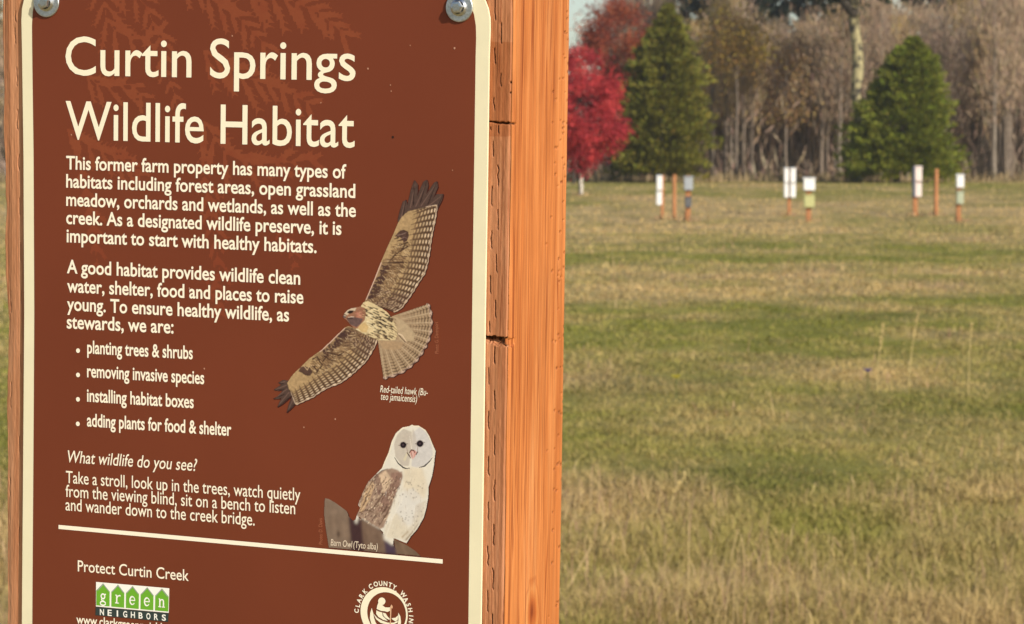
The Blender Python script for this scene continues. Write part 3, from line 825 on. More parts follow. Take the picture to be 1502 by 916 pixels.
t_in_of = [.42, .50, .58, .52]
fU = [([(584, 326), (588, 309), (592, 296), (595.5, 293), (596.5, 300), (594.5, 312), (590, 322)], [(589, 318), (594, 297)]),
      ([(597, 312), (600, 297), (604, 279), (608.6, 264), (612, 271), (610.5, 289), (605, 308)], [(602, 305), (609, 270)]),
      ([(603, 311), (611, 295), (617, 279), (622.5, 267), (627, 263.5), (627.6, 272), (622, 290), (612.5, 307)], [(610, 303), (625, 270)]),
      ([(612, 307), (622, 292), (630, 280), (638, 268), (641.5, 266), (641.5, 274), (634, 289), (623, 306)], [(618, 302), (639, 271)]),
      ([(622, 306), (632, 297), (642, 286), (650.8, 284.8), (648, 292), (641, 303), (634, 312)], [(628, 303), (647, 288)])]
leadU = [(598.4, 310.5), (590, 318), (584, 327), (576.8, 344.4), (568.6, 362), (558.8, 384.8), (549, 410), (540.6, 430), (535, 443)]
trailU = [(625, 304), (641.4, 300.8), (639, 317), (636.8, 329.4), (633.6, 344), (631.4, 357), (630, 370), (627, 386), (622.6, 401.6), (615, 412.6), (605.8, 428), (596, 442.4), (588, 453), (578, 458)]
PU = wing(fU, leadU, trailU, 20, .10, 6, .45)
def coverts(P, s_dark, streak_n, seed):
    r = np.random.default_rng(seed)
    # dark band along the leading edge close to the body, with a pale rim
    for k in range(90):
        s = r.uniform(*s_dark); t = r.uniform(.03, .2) ; a = P(s, t); b = P(s + r.uniform(-.02, .02), t + .06)
        H.line([a, b], [2.6, 1.2], (74, 50, 46), .85)
    for k in range(streak_n):
        s = r.uniform(.36, .99); t = r.uniform(.08, .5); a = P(s, t); b = P(min(s + r.uniform(.0, .03), 1), t + r.uniform(.05, .09))
        H.line([a, b], [.5, 1.2], (84, 58, 44) if r.random() < .74 else (206, 178, 140), .7)
    for k in range(14):
        s = .42 + k * .02; H.line([P(s, .16), P(s + .004, .38)], .8, (104, 72, 48), .8)
    for k in range(26):
        s = r.uniform(.84, 1.0); t = r.uniform(.1, .95); a = P(s, t); b = P(s - .015, min(t + .07, 1))
        H.line([a, b], [2.2, .8], (80, 54, 46), .75)
        H.line([a + np.array([1.4, .6]), b + np.array([1.4, .6])], .8, (196, 166, 136), .7)
    H.line([P(s, .012) for s in np.linspace(s_dark[0] - .02, s_dark[1], 8)], 1.7, (214, 178, 156), .95)
for P_ in (PU,):
    H.poly([P_(s_, .02) for s_ in np.linspace(.5, 1, 9)] + [P_(s_, .5) for s_ in np.linspace(1, .5, 9)], (112, 82, 64), .45, only=True, mott=.4)
    H.poly([P_(s_, .02) for s_ in np.linspace(.78, 1, 5)] + [P_(s_, .98) for s_ in np.linspace(1, .82, 5)], (92, 66, 56), .4, only=True, mott=.5)
coverts(PU, (.56, .93), 330, 4)
H.poly([(588.5, 349), (579, 347), (584, 341.5), (588, 338), (593, 337.5), (599, 340.5), (600, 346), (597, 354), (592, 356), (590, 351)], (84, 60, 52), only=True, mott=.5)
H.line([(583, 345.5), (590, 344), (596, 341.5)], .9, (150, 124, 112), .8)
H.line([(587, 352), (593, 348), (597, 350)], .9, (140, 112, 104), .8)
for a, b in (((578, 351), (584, 349)), ((583, 354), (590, 352)), ((584, 361), (598, 356)), ((572, 383), (580, 374)), ((582, 372), (598, 362)), ((562, 386), (592, 385)), ((588, 368), (594, 360))):
    H.line([a, b], [1.0, 2.6], (62, 40, 34), .9)
fL = [([(423, 558), (415, 558.5), (408, 562), (411, 563.5), (420, 563)], [(418, 560), (411, 562)]),
      ([(424, 562), (414, 565), (406, 569.5), (400.8, 572.6), (408, 572.6), (417, 571), (424, 569)], [(420, 565.5), (405, 571.5)]),
      ([(425, 567), (416, 573), (408, 581), (400, 586), (409, 584.5), (419, 579), (427, 573)], [(421, 571), (405, 583.5)]),
      ([(428, 571), (420, 577), (413, 586), (406.5, 598), (414, 592.5), (423, 584), (431, 576)], [(424, 576), (410, 593)]),
      ([(433, 576), (428, 585), (424, 595), (420.5, 606), (427, 599), (433, 591), (439, 582)], [(432, 582), (424, 599)])]
leadL = [(424, 571), (421.5, 562), (427.5, 552.4), (434, 545), (441.8, 538.2), (454.6, 525.4), (471.6, 513.6), (489, 497), (505.7, 480.7), (512, 478)]
trailL = [(427, 575), (434, 594), (444.7, 588.8), (458.9, 582.6), (471.6, 573.7), (484.4, 566.8), (493, 564.4), (502.8, 559.3), (515.6, 549.5), (528.4, 538), (537, 529.5), (544, 518.3), (551, 505.5), (553, 498)]
t_in_of = [.5, .55, .56, .52]
PL = wing(fL, leadL, trailL, 20, -.02, 6, .45)
for P_ in (PL,):
    H.poly([P_(s_, .02) for s_ in np.linspace(.5, 1, 9)] + [P_(s_, .5) for s_ in np.linspace(1, .5, 9)], (112, 82, 64), .45, only=True, mott=.4)
    H.poly([P_(s_, .02) for s_ in np.linspace(.78, 1, 5)] + [P_(s_, .98) for s_ in np.linspace(1, .82, 5)], (92, 66, 56), .4, only=True, mott=.5)
coverts(PL, (.60, .95), 280, 9)
H.poly([(438, 545), (441, 539), (447, 537), (456, 541), (459, 546), (455, 551.5), (448, 551), (443, 547)], (86, 62, 52), only=True, mott=.4)
H.line([(446, 537), (451, 543), (454, 537)], 1.2, (196, 164, 128), .9)
for a, b in (((459, 527), (466, 523)), ((466, 525), (472, 535)), ((461, 538), (466, 546)), ((474, 530), (481, 521)), ((476, 523), (488, 530)), ((470, 540), (474, 534)), ((484, 518), (496, 521)), ((496, 522), (505, 517)), ((465, 546), (468, 541))):
    H.line([a, b], [2.4, 1.2], (64, 40, 32), .9)
# tail fan
base = along([(573, 466), (583, 480), (572, 499), (555, 500)], 14)
tips = [(629.5, 445.5), (632, 459), (633, 473), (632, 487), (629, 500), (624.5, 508.5), (619, 518), (611.5, 529), (602.5, 538), (590.5, 546), (577, 551.5), (563, 555.5)]
fr = along([(575, 464), (584, 482), (574, 500), (554.4, 500)], 13)
H.poly([(575, 464)] + tips + [(554.4, 500)], (168, 142, 112), mott=.25)
bnd = along([(615, 441.5)] + [(2 * 0 + x, y) for x, y in tips] + [(556, 556)], 13)
bnd = np.array([(627, 444.5), (631, 452), (633, 466), (633, 480), (631, 493), (627, 504), (622, 513), (615.5, 523.5), (607, 533.5), (597, 542), (584, 549), (570, 553.5), (562, 556)])
for k in range(12):
    a0, a1 = fr[k], fr[k + 1]; e0, e1 = bnd[k], bnd[k + 1]
    am, em = (a0 + a1) / 2, (e0 + e1) / 2
    dirv = (em - am) / np.hypot(*(em - am))
    H.poly([e0 * .96 + a0 * .04, e0 + dirv * 0, em + dirv * 2.4, e1, e1 * .96 + a1 * .04], (196, 166, 146), mott=.2)
    for t0 in np.arange(.38, .99, .085):
        c = (66, 48, 36) if t0 < .9 else (52, 34, 30)
        p = a0 + (e0 - a0) * (t0 + .02) ; q = am + (em - am) * t0; r_ = a1 + (e1 - a1) * (t0 + .03)
        al = np.clip((t0 - .3) * 1.6, .2, .85)
        H.line([p, q], [1.9, .9], c, al); H.line([q + (r_ - q) * .25, r_], [.7, 1.7], c, al * .9)
    H.line([a0 + (e0 - a0) * .25, e0], [.5, 1.2], (98, 74, 56), .7)
    H.line([am + (em - am) * .2, em], [.5, .8], (214, 190, 160), .75)
    H.line([e0, em + dirv * 2.2, e1], 1.0, (120, 92, 82), .6)
H.poly([(577, 465), (583, 466), (592, 471), (601, 480), (609, 490), (607, 500), (596, 501), (586, 499), (583, 485)], (184, 160, 128), only=True, mott=.2)
H.poly([(556, 501), (568, 500), (582, 502), (592, 503), (588, 512), (576, 514), (562, 512)], (176, 146, 112), .8, only=True, mott=.2)
H.line([(583, 489), (588, 495), (595, 502)], [1.6, 1.2], (88, 62, 46)); H.line([(585, 490), (590, 492), (596, 501)], [2.4, 1], (222, 196, 164))
# body
body = [(529, 450), (533, 444), (540, 441.8), (549, 446), (560.5, 452.7), (567, 457), (571.4, 462.3), (579.6, 474.6), (582.6, 484), (583, 492), (580, 499), (568.7, 499.6), (552, 499), (540, 493), (525, 485), (518, 478), (522, 460)]
H.poly(body, (216, 194, 150), mott=.22)
for k in range(95):
    x0 = rr.uniform(530, 572); y0 = rr.uniform(449, 496)
    if x0 < 540 and y0 > 462 : continue
    L_ = rr.uniform(3, 8)
    H.line([(x0, y0), (x0 + L_, y0 + L_ * .42)], [.5, 1.9], (48, 32, 28), .92)
for k in range(30):
    x0 = rr.uniform(568, 580); y0 = rr.uniform(466, 496)
    H.line([(x0, y0), (x0 + 2.4, y0 + 2.0)], [.6, 1.1], (104, 76, 52), .8)
for k in range(26):
    x0 = rr.uniform(522, 552); y0 = rr.uniform(452, 488); H.line([(x0, y0), (x0 + rr.uniform(3, 7), y0 + rr.uniform(1, 3))], [1.4, .6], (240, 224, 184), .7)
H.poly([(527, 477), (536, 473), (541, 480), (538, 488), (530, 487), (525, 482)], (206, 172, 116), .8, only=True, mott=.15)
for k in range(30):
    x0 = rr.uniform(536, 566); y0 = rr.uniform(489, 499); H.line([(x0, y0), (x0 + 4, y0 + .8)], [.8, 1.2], (92, 62, 44), .7)
head = [(503, 464.5), (505.2, 459.6), (510, 454.8), (516, 452), (522, 451), (529, 449.6), (535, 452), (537, 460), (535, 470), (529, 476), (524, 482.6), (519, 481.5), (512.5, 474.6), (508, 469.4), (505, 467.5)]
H.poly(head, (152, 106, 82), mott=.35)
H.poly([(505.5, 460), (510, 455), (516, 452.3), (523, 452), (521, 456), (514, 459), (508, 464), (505, 464)], (206, 184, 158), only=True)
H.poly([(508, 467), (516, 465.5), (524, 466), (533, 468), (529, 476), (523, 480), (515, 477), (511, 472)], (104, 80, 76), only=True, mott=.3)
H.poly([(521, 460), (528, 456), (533, 460), (530, 467), (523, 466)], (176, 118, 96), only=True, mott=.3)
H.poly([(509, 458.5), (513, 455.6), (519, 456), (517, 459.5), (512, 460.5)], (40, 28, 26), only=True)
H.line([(503.5, 464.5), (506.5, 465.5)], 2.6, (96, 82, 82)); H.line([(504.5, 461), (508.5, 463)], 1.4, (70, 54, 50))
H.line([(510, 467.5), (517, 467)], 1.3, (54, 38, 36)); H.line([(511, 465.5), (519, 465)], 1.0, (214, 190, 170))
for k in range(24):
    x0 = rr.uniform(524, 540); y0 = rr.uniform(445, 476); H.line([(x0, y0), (x0 + 3, y0 + 1.2)], [1.2, .5], (112, 70, 50) if k % 2 else (206, 172, 132), .7)
H.soften(1)
H.build('hawk_picture', 1.6e-4, sign)

# owl on its fence
O = Print(470, 618, 648, 820, .55)
O.poly([(503, 750), (518, 764), (527, 760), (553, 770), (566, 790), (578, 800), (584, 814), (560, 811), (512, 806)], (66, 44, 46), mott=.3)
O.poly([(563, 790), (576, 800.4), (584, 812), (566, 811)], (76, 60, 76), mott=.2)
def board(pts, grain, colr):
    O.poly(pts, colr, mott=.3)
    for k in range(46):
        t = rr.random(); a = np.array(grain[0]) * (1 - t) + np.array(grain[1]) * t; b = np.array(grain[2]) * (1 - t) + np.array(grain[3]) * t
        f0, f1 = sorted(rr.random(2)); c = rr.choice([0, 1])
        O.line([a + (b - a) * f0, a + (b - a) * f1], rr.uniform(.5, 1.3), (92, 70, 56) if c else (156, 128, 106), .45)
board([(476.8, 731), (482, 731.6), (490, 736), (497.8, 741.5), (508.3, 749.3), (511, 754.6), (515.8, 806.2), (482.6, 803.4), (478, 775), (475.5, 753)], [(477, 733), (509, 751), (482, 803), (515, 806)], (130, 110, 94))
board([(530, 759), (533, 761), (545, 768), (555.4, 775.5), (560, 781), (563.3, 790), (566, 811), (534.5, 808)], [(531, 760), (560, 780), (535, 808), (565, 811)], (118, 95, 80))
board([(577.7, 790.4), (586, 794.5), (596, 799), (607.9, 807), (617.5, 816), (581.6, 812.6)], [(578, 791), (600, 801), (582, 812), (612, 815)], (112, 90, 72))
O.line([(495.6, 779), (496.4, 783), (496.6, 789)], [1, 3.6, 1], (54, 38, 30))
owl = [(604.8, 622.6), (607, 624.4), (614.4, 624.4), (624, 630.4), (630, 640.2), (634.9, 652.2), (637, 657), (639.2, 661.8), (637.8, 671.4), (636.8, 682.2), (633.8, 699), (628.8, 714.6), (628.3, 729.7), (625.5, 745.4), (621.6, 759.8), (611.8, 776.8), (602.6, 787.3), (596.5, 797), (592.8, 795.8),
       (580, 790.4), (577.7, 790), (576.4, 800.6), (563.3, 791.3), (562, 780.8), (556.7, 775.5), (544, 768), (533, 761), (526.6, 758.5), (523.4, 769), (520.7, 766.4), (524, 754.6), (528.6, 745.4), (525.3, 740.8), (530.5, 727), (531.6, 723.6), (540, 707.4), (552, 695.4), (560.4, 687), (564, 677.4), (570, 664.2), (574.8, 647.4), (580.8, 635.4), (590.4, 627), (601.2, 625.0)]
sl, m = O.poly(owl, (226, 219, 204), mott=.14)
# belly, breast and flank tones of the bird's plumage
O.poly([(592, 686), (620, 686), (627, 712), (624, 730), (606, 736), (592, 720)], (214, 194, 160), .5, only=True, mott=.18)
O.soften(5)
O.poly([(588, 722), (606, 716), (618, 728), (622, 746), (606, 770), (590, 772), (580, 750)], (218, 213, 206), .7, only=True, mott=.08)
O.soften(5)
O.poly([(566, 772), (582, 752), (596, 768), (600, 780), (590, 790), (572, 790), (564, 786)], (204, 186, 154), .4, only=True, mott=.2)
O.soften(3)
O.poly([(612, 740), (626, 734), (621, 758), (604, 784), (594, 794), (588, 790), (604, 770)], (190, 172, 146), .4, only=True, mott=.25)
O.soften(3)
O.soften(2)
O.line([(596, 792), (606, 780), (614, 768)], [2.6, 1.6, .8], (122, 92, 58), .7); O.line([(590, 788), (599, 780)], [1.6, .8], (150, 116, 70), .7)
O.line([(566, 788), (576, 760), (588, 736), (594, 716)], [1.6, 1.4, 1.2, .8], (236, 228, 214), .7)
wing_p = [(563, 690), (575, 687), (584, 690), (590.5, 697), (588, 710), (580, 727), (573, 748), (563, 774), (558, 776), (533, 761), (524.6, 758), (524, 754.6), (528.6, 745.4), (526, 740), (531, 724), (540, 707.6), (552, 696)]
O.poly(wing_p, (160, 134, 116), only=True, mott=.3)
O.poly([(553, 700), (566, 690), (573, 700), (572, 716), (562, 724), (552, 716)], (218, 190, 160), .85, only=True, mott=.25)
O.poly([(574, 694), (590, 692), (591, 700), (586, 714), (576, 734), (566, 752), (554, 750), (560, 730), (572, 712)], (142, 110, 96), .85, only=True, mott=.4)
O.poly([(536, 718), (546, 706), (550, 712), (542, 734), (532, 752), (527, 752), (530, 738)], (206, 172, 134), .85, only=True, mott=.25)
O.soften(2)
O.poly([(551, 694), (556, 698), (562, 716), (556, 728), (552, 716)], (124, 94, 84), .75, only=True, mott=.3)
for k in range(230):
    x0 = rr.uniform(530, 588); y0 = rr.uniform(700, 772); dx = -rr.uniform(1, 3.2)
    sl = O.box([(x0, y0)], 1); ok = O.inside(wing_p, sl)
    if not ok.any(): continue
    O.line([(x0, y0), (x0 + dx, y0 + rr.uniform(2, 5))], [rr.uniform(.6, 1.6), .5], [(96, 68, 56), (120, 90, 70), (226, 198, 166)][k % 3], .7)
for a in ([(553, 697), (560, 691), (569, 688)], [(552, 698), (545, 708), (541, 716)], [(562, 724), (552, 740), (540, 752)], [(544, 716), (536, 734), (530, 747)], [(574, 740), (566, 756), (556, 772)], [(568, 744), (560, 754), (566, 748)], [(552, 756), (546, 764)], [(528, 752), (540, 748), (548, 752)]):
    O.line(a, [1.3, 1.7, .8][:len(a)], (84, 60, 48), .85)
for k in range(46):
    x0 = rr.uniform(586, 626); y0 = rr.uniform(704, 772)
    O.line([(x0, y0), (x0 + .3, y0 + .5)], rr.uniform(.8, 1.5), (92, 74, 64), .8)
# face
O.poly([(578, 652), (583, 638), (592, 629), (604, 634), (604, 656), (600, 684), (590, 684), (580, 670)], (190, 178, 164), .8, only=True, mott=.12)
O.poly([(606, 634), (616, 627), (627, 636), (634, 654), (635, 668), (626, 682), (612, 686), (604, 684)], (204, 199, 196), .85, only=True, mott=.12)
O.poly([(590, 642), (598, 634), (604, 640), (606, 628), (610, 640), (612, 654), (606, 664), (600, 662), (594, 652)], (194, 182, 168), .6, only=True, mott=.1)
O.soften(2)
O.line([(601, 640), (604, 660)], [.6, 1.4], (226, 218, 208), .8); O.line([(598, 664), (594, 674)], [2, 4], (226, 214, 176), .5)
for a, w in (([(578.6, 671), (584.4, 680), (591.6, 686), (596, 687.6), (601.2, 687)], [.6, 1.6, 2.0, 1.6, .6]), ([(615, 686), (622.8, 684), (630, 677.4), (634.6, 671)], [.8, 2.0, 1.6, .5])):
    O.line(a, w, (34, 26, 28), .95)
for cx, cy, r0 in ((591.7, 653), (616.2, 651)) and ((591.7, 653, 4.4), (616.2, 651, 4.7)):
    th = np.linspace(0, 2 * np.pi, 22)
    O.poly(list(zip(cx + (r0 + 1.2) * np.cos(th), cy + (r0 + .9) * np.sin(th))), (150, 136, 130), .6, only=True)
    O.poly(list(zip(cx + r0 * np.cos(th), cy + r0 * np.sin(th))), (30, 20, 28), only=True)
    O.poly(list(zip(cx - .2 + 1.7 * np.cos(th), cy - .2 + 1.6 * np.sin(th))), (72, 56, 62), only=True)
    O.line([(cx - r0 - 2.4, cy + .4), (cx - r0, cy + .2)], 1.0, (96, 76, 72), .8); O.line([(cx + r0, cy - 1.4), (cx + r0 + 2.4, cy - 2)], 1.0, (96, 76, 72), .7)
O.poly([(601, 662), (604, 660), (608, 660), (612, 664), (609, 670), (605.5, 674.4), (603, 670)], (208, 150, 138), .9, only=True)
for a, w in (([(601, 664), (603.6, 660.4), (606.5, 660.8)], 1.7), ([(606.8, 660.6), (608.4, 664)], 1.3), ([(597.6, 664.4), (600.4, 668.6), (602.8, 672.6)], [1.6, 1.8, .8]), ([(612.8, 663), (610.6, 667)], 1.6), ([(604.4, 664), (604.8, 671)], .8)):
    O.line(a, w, (78, 48, 44), .9)
O.line([(605.6, 663.4), (605.8, 673)], [2.2, 1.4], (226, 188, 178), .9)
O.line([(613, 655), (612.6, 661)], [.6, 1.4], (150, 116, 104), .7); O.line([(596.4, 656), (598, 663)], [.6, 1.2], (150, 120, 104), .7)
for k in range(210):                                            # crisp flecks of the wing and back
    x0 = rr.uniform(528, 588); y0 = rr.uniform(698, 770)
    sl = O.box([(x0, y0)], 1); ok = O.inside(wing_p, sl)
    if not ok.any(): continue
    O.line([(x0, y0), (x0 - rr.uniform(.3, 1.8), y0 + rr.uniform(1, 3.2))], [rr.uniform(.7, 1.5), .5], [(78, 54, 46), (104, 78, 64), (236, 214, 186), (70, 50, 44)][k % 4], .75)
for k in range(60):
    x0 = rr.uniform(566, 628); y0 = rr.uniform(690, 788)
    O.line([(x0, y0), (x0 - rr.uniform(0, 2), y0 + rr.uniform(3, 8))], [.9, .5], (244, 238, 226) if k % 2 else (176, 156, 128), .4)
for a in ([(604.8, 623.4), (596, 626.4), (588, 630.6), (580.8, 638), (576, 648), (571, 664), (564.6, 678), (561, 687)], [(606, 624.6), (616, 626), (625, 632), (630.6, 642), (636, 655)]):
    O.line(a, 1.5, (240, 226, 196), .8)
O.build('owl_picture', 1.6e-4, sign)
lettering('caption_lettering', [('Barn Owl', 485.4, 800.2, 516.4, 803.4), ('(Tyto alba)', 518.6, 803.4, 554.2, 806.6)], mat('caption_ink', (.80, .66, .50), rough=.5), xh=6.2, bold=.004, shear=.12, z=3e-4)

# ---- pale cedar sprigs printed behind the words
Cd = Print(92, -6, 545, 476, 1.6)
cr = np.random.default_rng(21)
def sprig(stem, n, L, w):
    st = along(stem, n)
    for k in range(n):
        d_ = st[min(k + 1, n - 1)] - st[max(k - 1, 0)]; a0 = math.atan2(d_[1], d_[0])
        for sgn in (-1, 1):
            a = a0 + sgn * cr.uniform(.45, .85); LL = L * cr.uniform(.6, 1.1) * (1 - .5 * k / n)
            e = st[k] + LL * np.array([math.cos(a), math.sin(a)]) + np.array([0, LL * .25])
            mm = (st[k] + e) / 2
            Cd.line([st[k], mm, e], [w * .5, w, w * .25], (160, 84, 48), only=False)
            for s2 in np.linspace(.3, .9, 4):
                p = st[k] + (e - st[k]) * s2
                for g2 in (-1, 1):
                    b = a + g2 * .6
                    Cd.line([p, p + LL * .26 * np.array([math.cos(b), math.sin(b)])], [w * .55, w * .3], (160, 84, 48), only=False)
    Cd.line(st, 3.0, (160, 84, 48), only=False)
sprig([(150, -20), (158, 40), (205, 62), (232, 48)], 7, 50, 9); sprig([(180, -25), (215, 10), (235, 60), (240, 80)], 6, 44, 9)
sprig([(270, -30), (310, 0), (355, 30), (385, 62)], 8, 46, 10); sprig([(360, -20), (420, -2), (470, 20), (500, 46)], 9, 54, 11)
sprig([(128, 112), (150, 130), (190, 122), (206, 138)], 6, 40, 9); sprig([(300, 75), (350, 110), (410, 130), (450, 150)], 9, 54, 11)
sprig([(100, 190), (130, 215), (175, 232), (200, 250)], 7, 44, 10); sprig([(300, 180), (330, 225), (390, 240), (455, 235)], 8, 56, 11)
sprig([(120, 250), (130, 300), (140, 345), (142, 385)], 6, 30, 9); sprig([(300, 260), (310, 320), (318, 370), (322, 400)], 7, 34, 9); sprig([(410, 330), (425, 360), (432, 385)], 4, 22, 8)
sprig([(310, 400), (318, 430), (322, 455)], 5, 24, 8); sprig([(240, 100), (255, 130), (260, 160)], 4, 26, 8)
yy = np.clip((470 - Cd.Y) / 330, .25, 1)[..., None]
brn = np.array([.215, .044, .0185]); lite = np.array([.262, .070, .0275])
nz = fbm(Cd.X * .08, Cd.Y * .08, 61, 4)[..., None]
Cd.C[:] = brn + (lite - brn) * np.clip(yy * np.clip(.1 + nz * 1.1, 0, 1.0), 0, .62)
m_ced = m_ink
Cd.build('cedar_sprig_print', 9e-5, sign, shadow=False)

# ---- specks of dust and a small drill mark
dots = [(540, 101, 1.3), (602, 67, .9), (667, 71, 1.5), (573, 125, .9), (574, 134, .9), (492, 615, 1.2), (341, 53, 1.1), (471, 151, .9), (278, 423, 1.0), (300, 541, 1.2), (664, 250, .8), (446, 627, 1.0), (105, 198, 1.0)]
m_dust = mat('dust', (.5, .26, .17), rough=.9)
for x, y, r in dots: flat('dust_speck', [[(x + r * math.cos(t), y + r * 1.2 * math.sin(t)) for t in (0, 1, 2, 3.1, 4.1, 5.2)]], 2.2e-4, m_dust)
flat('drill_mark', [[(576.5 + 1.7 * math.cos(t), 201.5 + 2 * math.sin(t)) for t in np.linspace(0, 6.28, 9)[:-1]]], 2.2e-4, mat('drill_mark', (.02, .01, .008), rough=.9))

# ---- bolts with washers
m_zinc = mat('zinc_plating', (.56, .58, .60), rough=.30, metal=1.0, noise=(900, .8, 1.1), bump=(1500, .12, .0004))
m_zinc2 = mat('worn_washer_zinc', (.60, .63, .64), rough=.42, metal=1.0, noise=(700, .78, 1.1), bump=(1200, .2, .0004))
for cx, cy, rot in ((69.2, 4.0, .3), (674.6, 11.2, .1)):
    u, v = map(float, on(cx, cy))
    rad = abs(float(on(cx, cy - 21.8)[1]) - v)
    bm = bmesh.new()
    r0 = rad * .455
    prof = [(r0 * 1.02, .0012), (r0 * 1.0, .0038), (r0 * .92, .0046), (r0 * .84, .0047)]
    rings = []
    n = 6
    for q, (r, z) in enumerate(prof):
        rings.append([bm.verts.new((u + r * math.cos(rot + k * math.pi / 3), v + r * math.sin(rot + k * math.pi / 3), z)) for k in range(n)])
    rings.append([bm.verts.new((u + r0 * .55 * math.cos(rot + k * math.pi / 3), v + r0 * .55 * math.sin(rot + k * math.pi / 3), .0048)) for k in range(n)])
    for a_, b_ in zip(rings, rings[1:]):
        for k in range(n): bm.faces.new([a_[k], a_[(k + 1) % n], b_[(k + 1) % n], b_[k]])
    bm.faces.new(rings[-1])
    # flange under the head
    fl = [(r0 * 1.30, .0011), (r0 * 1.30, .0019), (r0 * 1.0, .0026)]
    rg = [[bm.verts.new((u + r * math.cos(k * math.pi / 16), v + r * math.sin(k * math.pi / 16), z)) for k in range(32)] for r, z in fl]
    for a_, b_ in zip(rg, rg[1:]):
        for k in range(32): bm.faces.new([a_[k], a_[(k + 1) % 32], b_[(k + 1) % 32], b_[k]])
    bmesh.ops.bevel(bm, geom=[e for e in bm.edges if e.calc_face_angle(0) > .5], offset=.0003, segments=2, affect='EDGES')
    bolt = bm_obj('bolt', bm, m_zinc, sign)
    bm = bmesh.new()
    pw = [(rad * .25, 4e-4), (rad, 4e-4), (rad * 1.0, 9e-4), (rad * .965, 1.25e-3), (rad * .9, 1.3e-3), (rad * .25, 1.3e-3)]
    rg = [[bm.verts.new((u + r * math.cos(k * math.pi / 24), v + r * math.sin(k * math.pi / 24), z)) for k in range(48)] for r, z in pw]
    for a_, b_ in zip(rg, rg[1:]):
        for k in range(48): bm.faces.new([a_[k], a_[(k + 1) % 48], b_[(k + 1) % 48], b_[k]])
    bm_obj('washer', bm, m_zinc2, bolt)
# ------------------------------------------------------------------ nest boxes and stakes in the field
m_stain = mat('orange_stake_wood', (.44, .19, .075), rough=.75, noise=(9, .7, 1.15), bump=(40, .3, .01))
m_wbox = mat('white_box_paint', (.80, .79, .76), rough=.55, noise=(7, .93, 1.03))
m_pinkbox = mat('pinkish_white_box_paint', (.78, .66, .60), rough=.55, noise=(7, .93, 1.03))
m_gbox = mat('pale_grey_box_paint', (.34, .36, .38), rough=.6, noise=(7, .9, 1.05))
m_dbox = mat('dark_grey_box_wood', (.12, .12, .125), rough=.7, noise=(9, .8, 1.1))
m_sage = mat('sage_green_box_paint', (.40, .43, .30), rough=.6, noise=(8, .85, 1.05))
m_lime = mat('yellow_green_box_paint', (.47, .46, .20), rough=.6, noise=(8, .85, 1.05))
m_blue = mat('blue_grey_shade', (.09, .11, .16), rough=.6)
m_roof = mat('box_lid', (.32, .14, .09), rough=.7)
def mpp(d): return d / FPX                                         # metres per photo pixel at distance d
def stake(name, th, x, y, z0, z1, w, material=m_stain):
    bm = bm_box((w, w, z1 - z0 + .25), (x, y, (z0 + z1) / 2 - .125), .008)
    return bm_obj(name, bm, material, th)
def nest_box(th, x, y, z0, z1, w, dep, material, lid=True, lidmat=None):
    bm = bm_box((w, dep, z1 - z0), (x, y, (z0 + z1) / 2), .018, 3)
    b = bm_obj('nest_box', bm, material, th)
    if lid:
        bm = bm_box((w * 1.12, dep * 1.2, .025), (x, y - .01, z1 + .012), .006)
        for q in bm.verts: q.co.z += -(q.co.y - y) * -.10
        bm_obj('lid', bm, lidmat or material, b)
    bm = bmesh.new()                                               # round entrance hole
    bmesh.ops.create_circle(bm, cap_ends=True, segments=16, radius=.019)
    bmesh.ops.rotate(bm, cent=(0, 0, 0), matrix=Matrix.Rotation(R(90), 3, 'X'), verts=bm.verts)
    bmesh.ops.translate(bm, vec=(x, y - dep / 2 - .003, z0 + (z1 - z0) * .7), verts=bm.verts)
    return b
def field_post(px_post, d, tops, boxes, wpost, label, name='nest_box_post', cat='nest box post', group='nest box posts in the field', rz=0.0):
    bx, by, bz = at(px_post, d)
    th = thing(name, (bx, by, bz), label, cat, group, rz)
    k = mpp(d)
    yb = HORIZON + (EYE - bz) / k                                   # photo row of the foot
    stake('post', th, 0, 0, 0, (yb - tops) * k, wpost * k)
    for (x0, x1, y0, y1, mt, dy) in boxes:
        nest_box(th, ((x0 + x1) / 2 - px_post) * k, dy, (yb - y1) * k, (yb - y0) * k, (x1 - x0) * k, .18, mt)
    return th
field_post(971.5, 94.5, 257, [(962.6, 971, 258.5, 279, m_wbox, -.06), (962.2, 970.4, 281.5, 301, m_wbox, -.06)], 4.6, 'orange post with two narrow white boxes on its left side, leftmost of the field posts')
field_post(1009, 92.2, 258, [(1002.6, 1015.5, 260, 279, m_gbox, -.13), (1004, 1013.5, 290, 304.5, m_dbox, -.12)], 7.5, 'orange post with a pale grey box above a dark grey box')
field_post(1157.2, 98.0, 246.5, [(1149, 1155.6, 247.5, 268, m_wbox, -.12), (1158, 1166, 247.5, 268, m_wbox, -.12), (1149, 1155.6, 270, 290, m_wbox, -.12), (1158, 1166, 270, 290, m_wbox, -.12)], 5.0, 'post carrying four white boxes in two columns in the middle of the field')
field_post(1185.6, 92.0, 262, [(1177.5, 1194, 262, 279.5, m_wbox, -.13), (1177.8, 1193.5, 286.5, 304.5, m_lime, -.13)], 7.0, 'orange post with a square white box above a yellow green box')
t = field_post(1342, 98.2, 244.5, [(1340.2, 1350.6, 245, 266, m_pinkbox, -.12), (1340.4, 1350.2, 268.5, 289, m_pinkbox, -.12)], 6.5, 'post with two stacked pinkish white boxes in front of the right conifer')
k = mpp(98.2)
bm = bm_box((2.6 * k, .2, 44 * k), ((1338.6 - 1342) * k, -.12, (HORIZON + (EYE - t.location.z) / k - 267) * k), .01); bm_obj('shaded_side', bm, m_blue, t)  # dark strip added as the shaded left face of both boxes
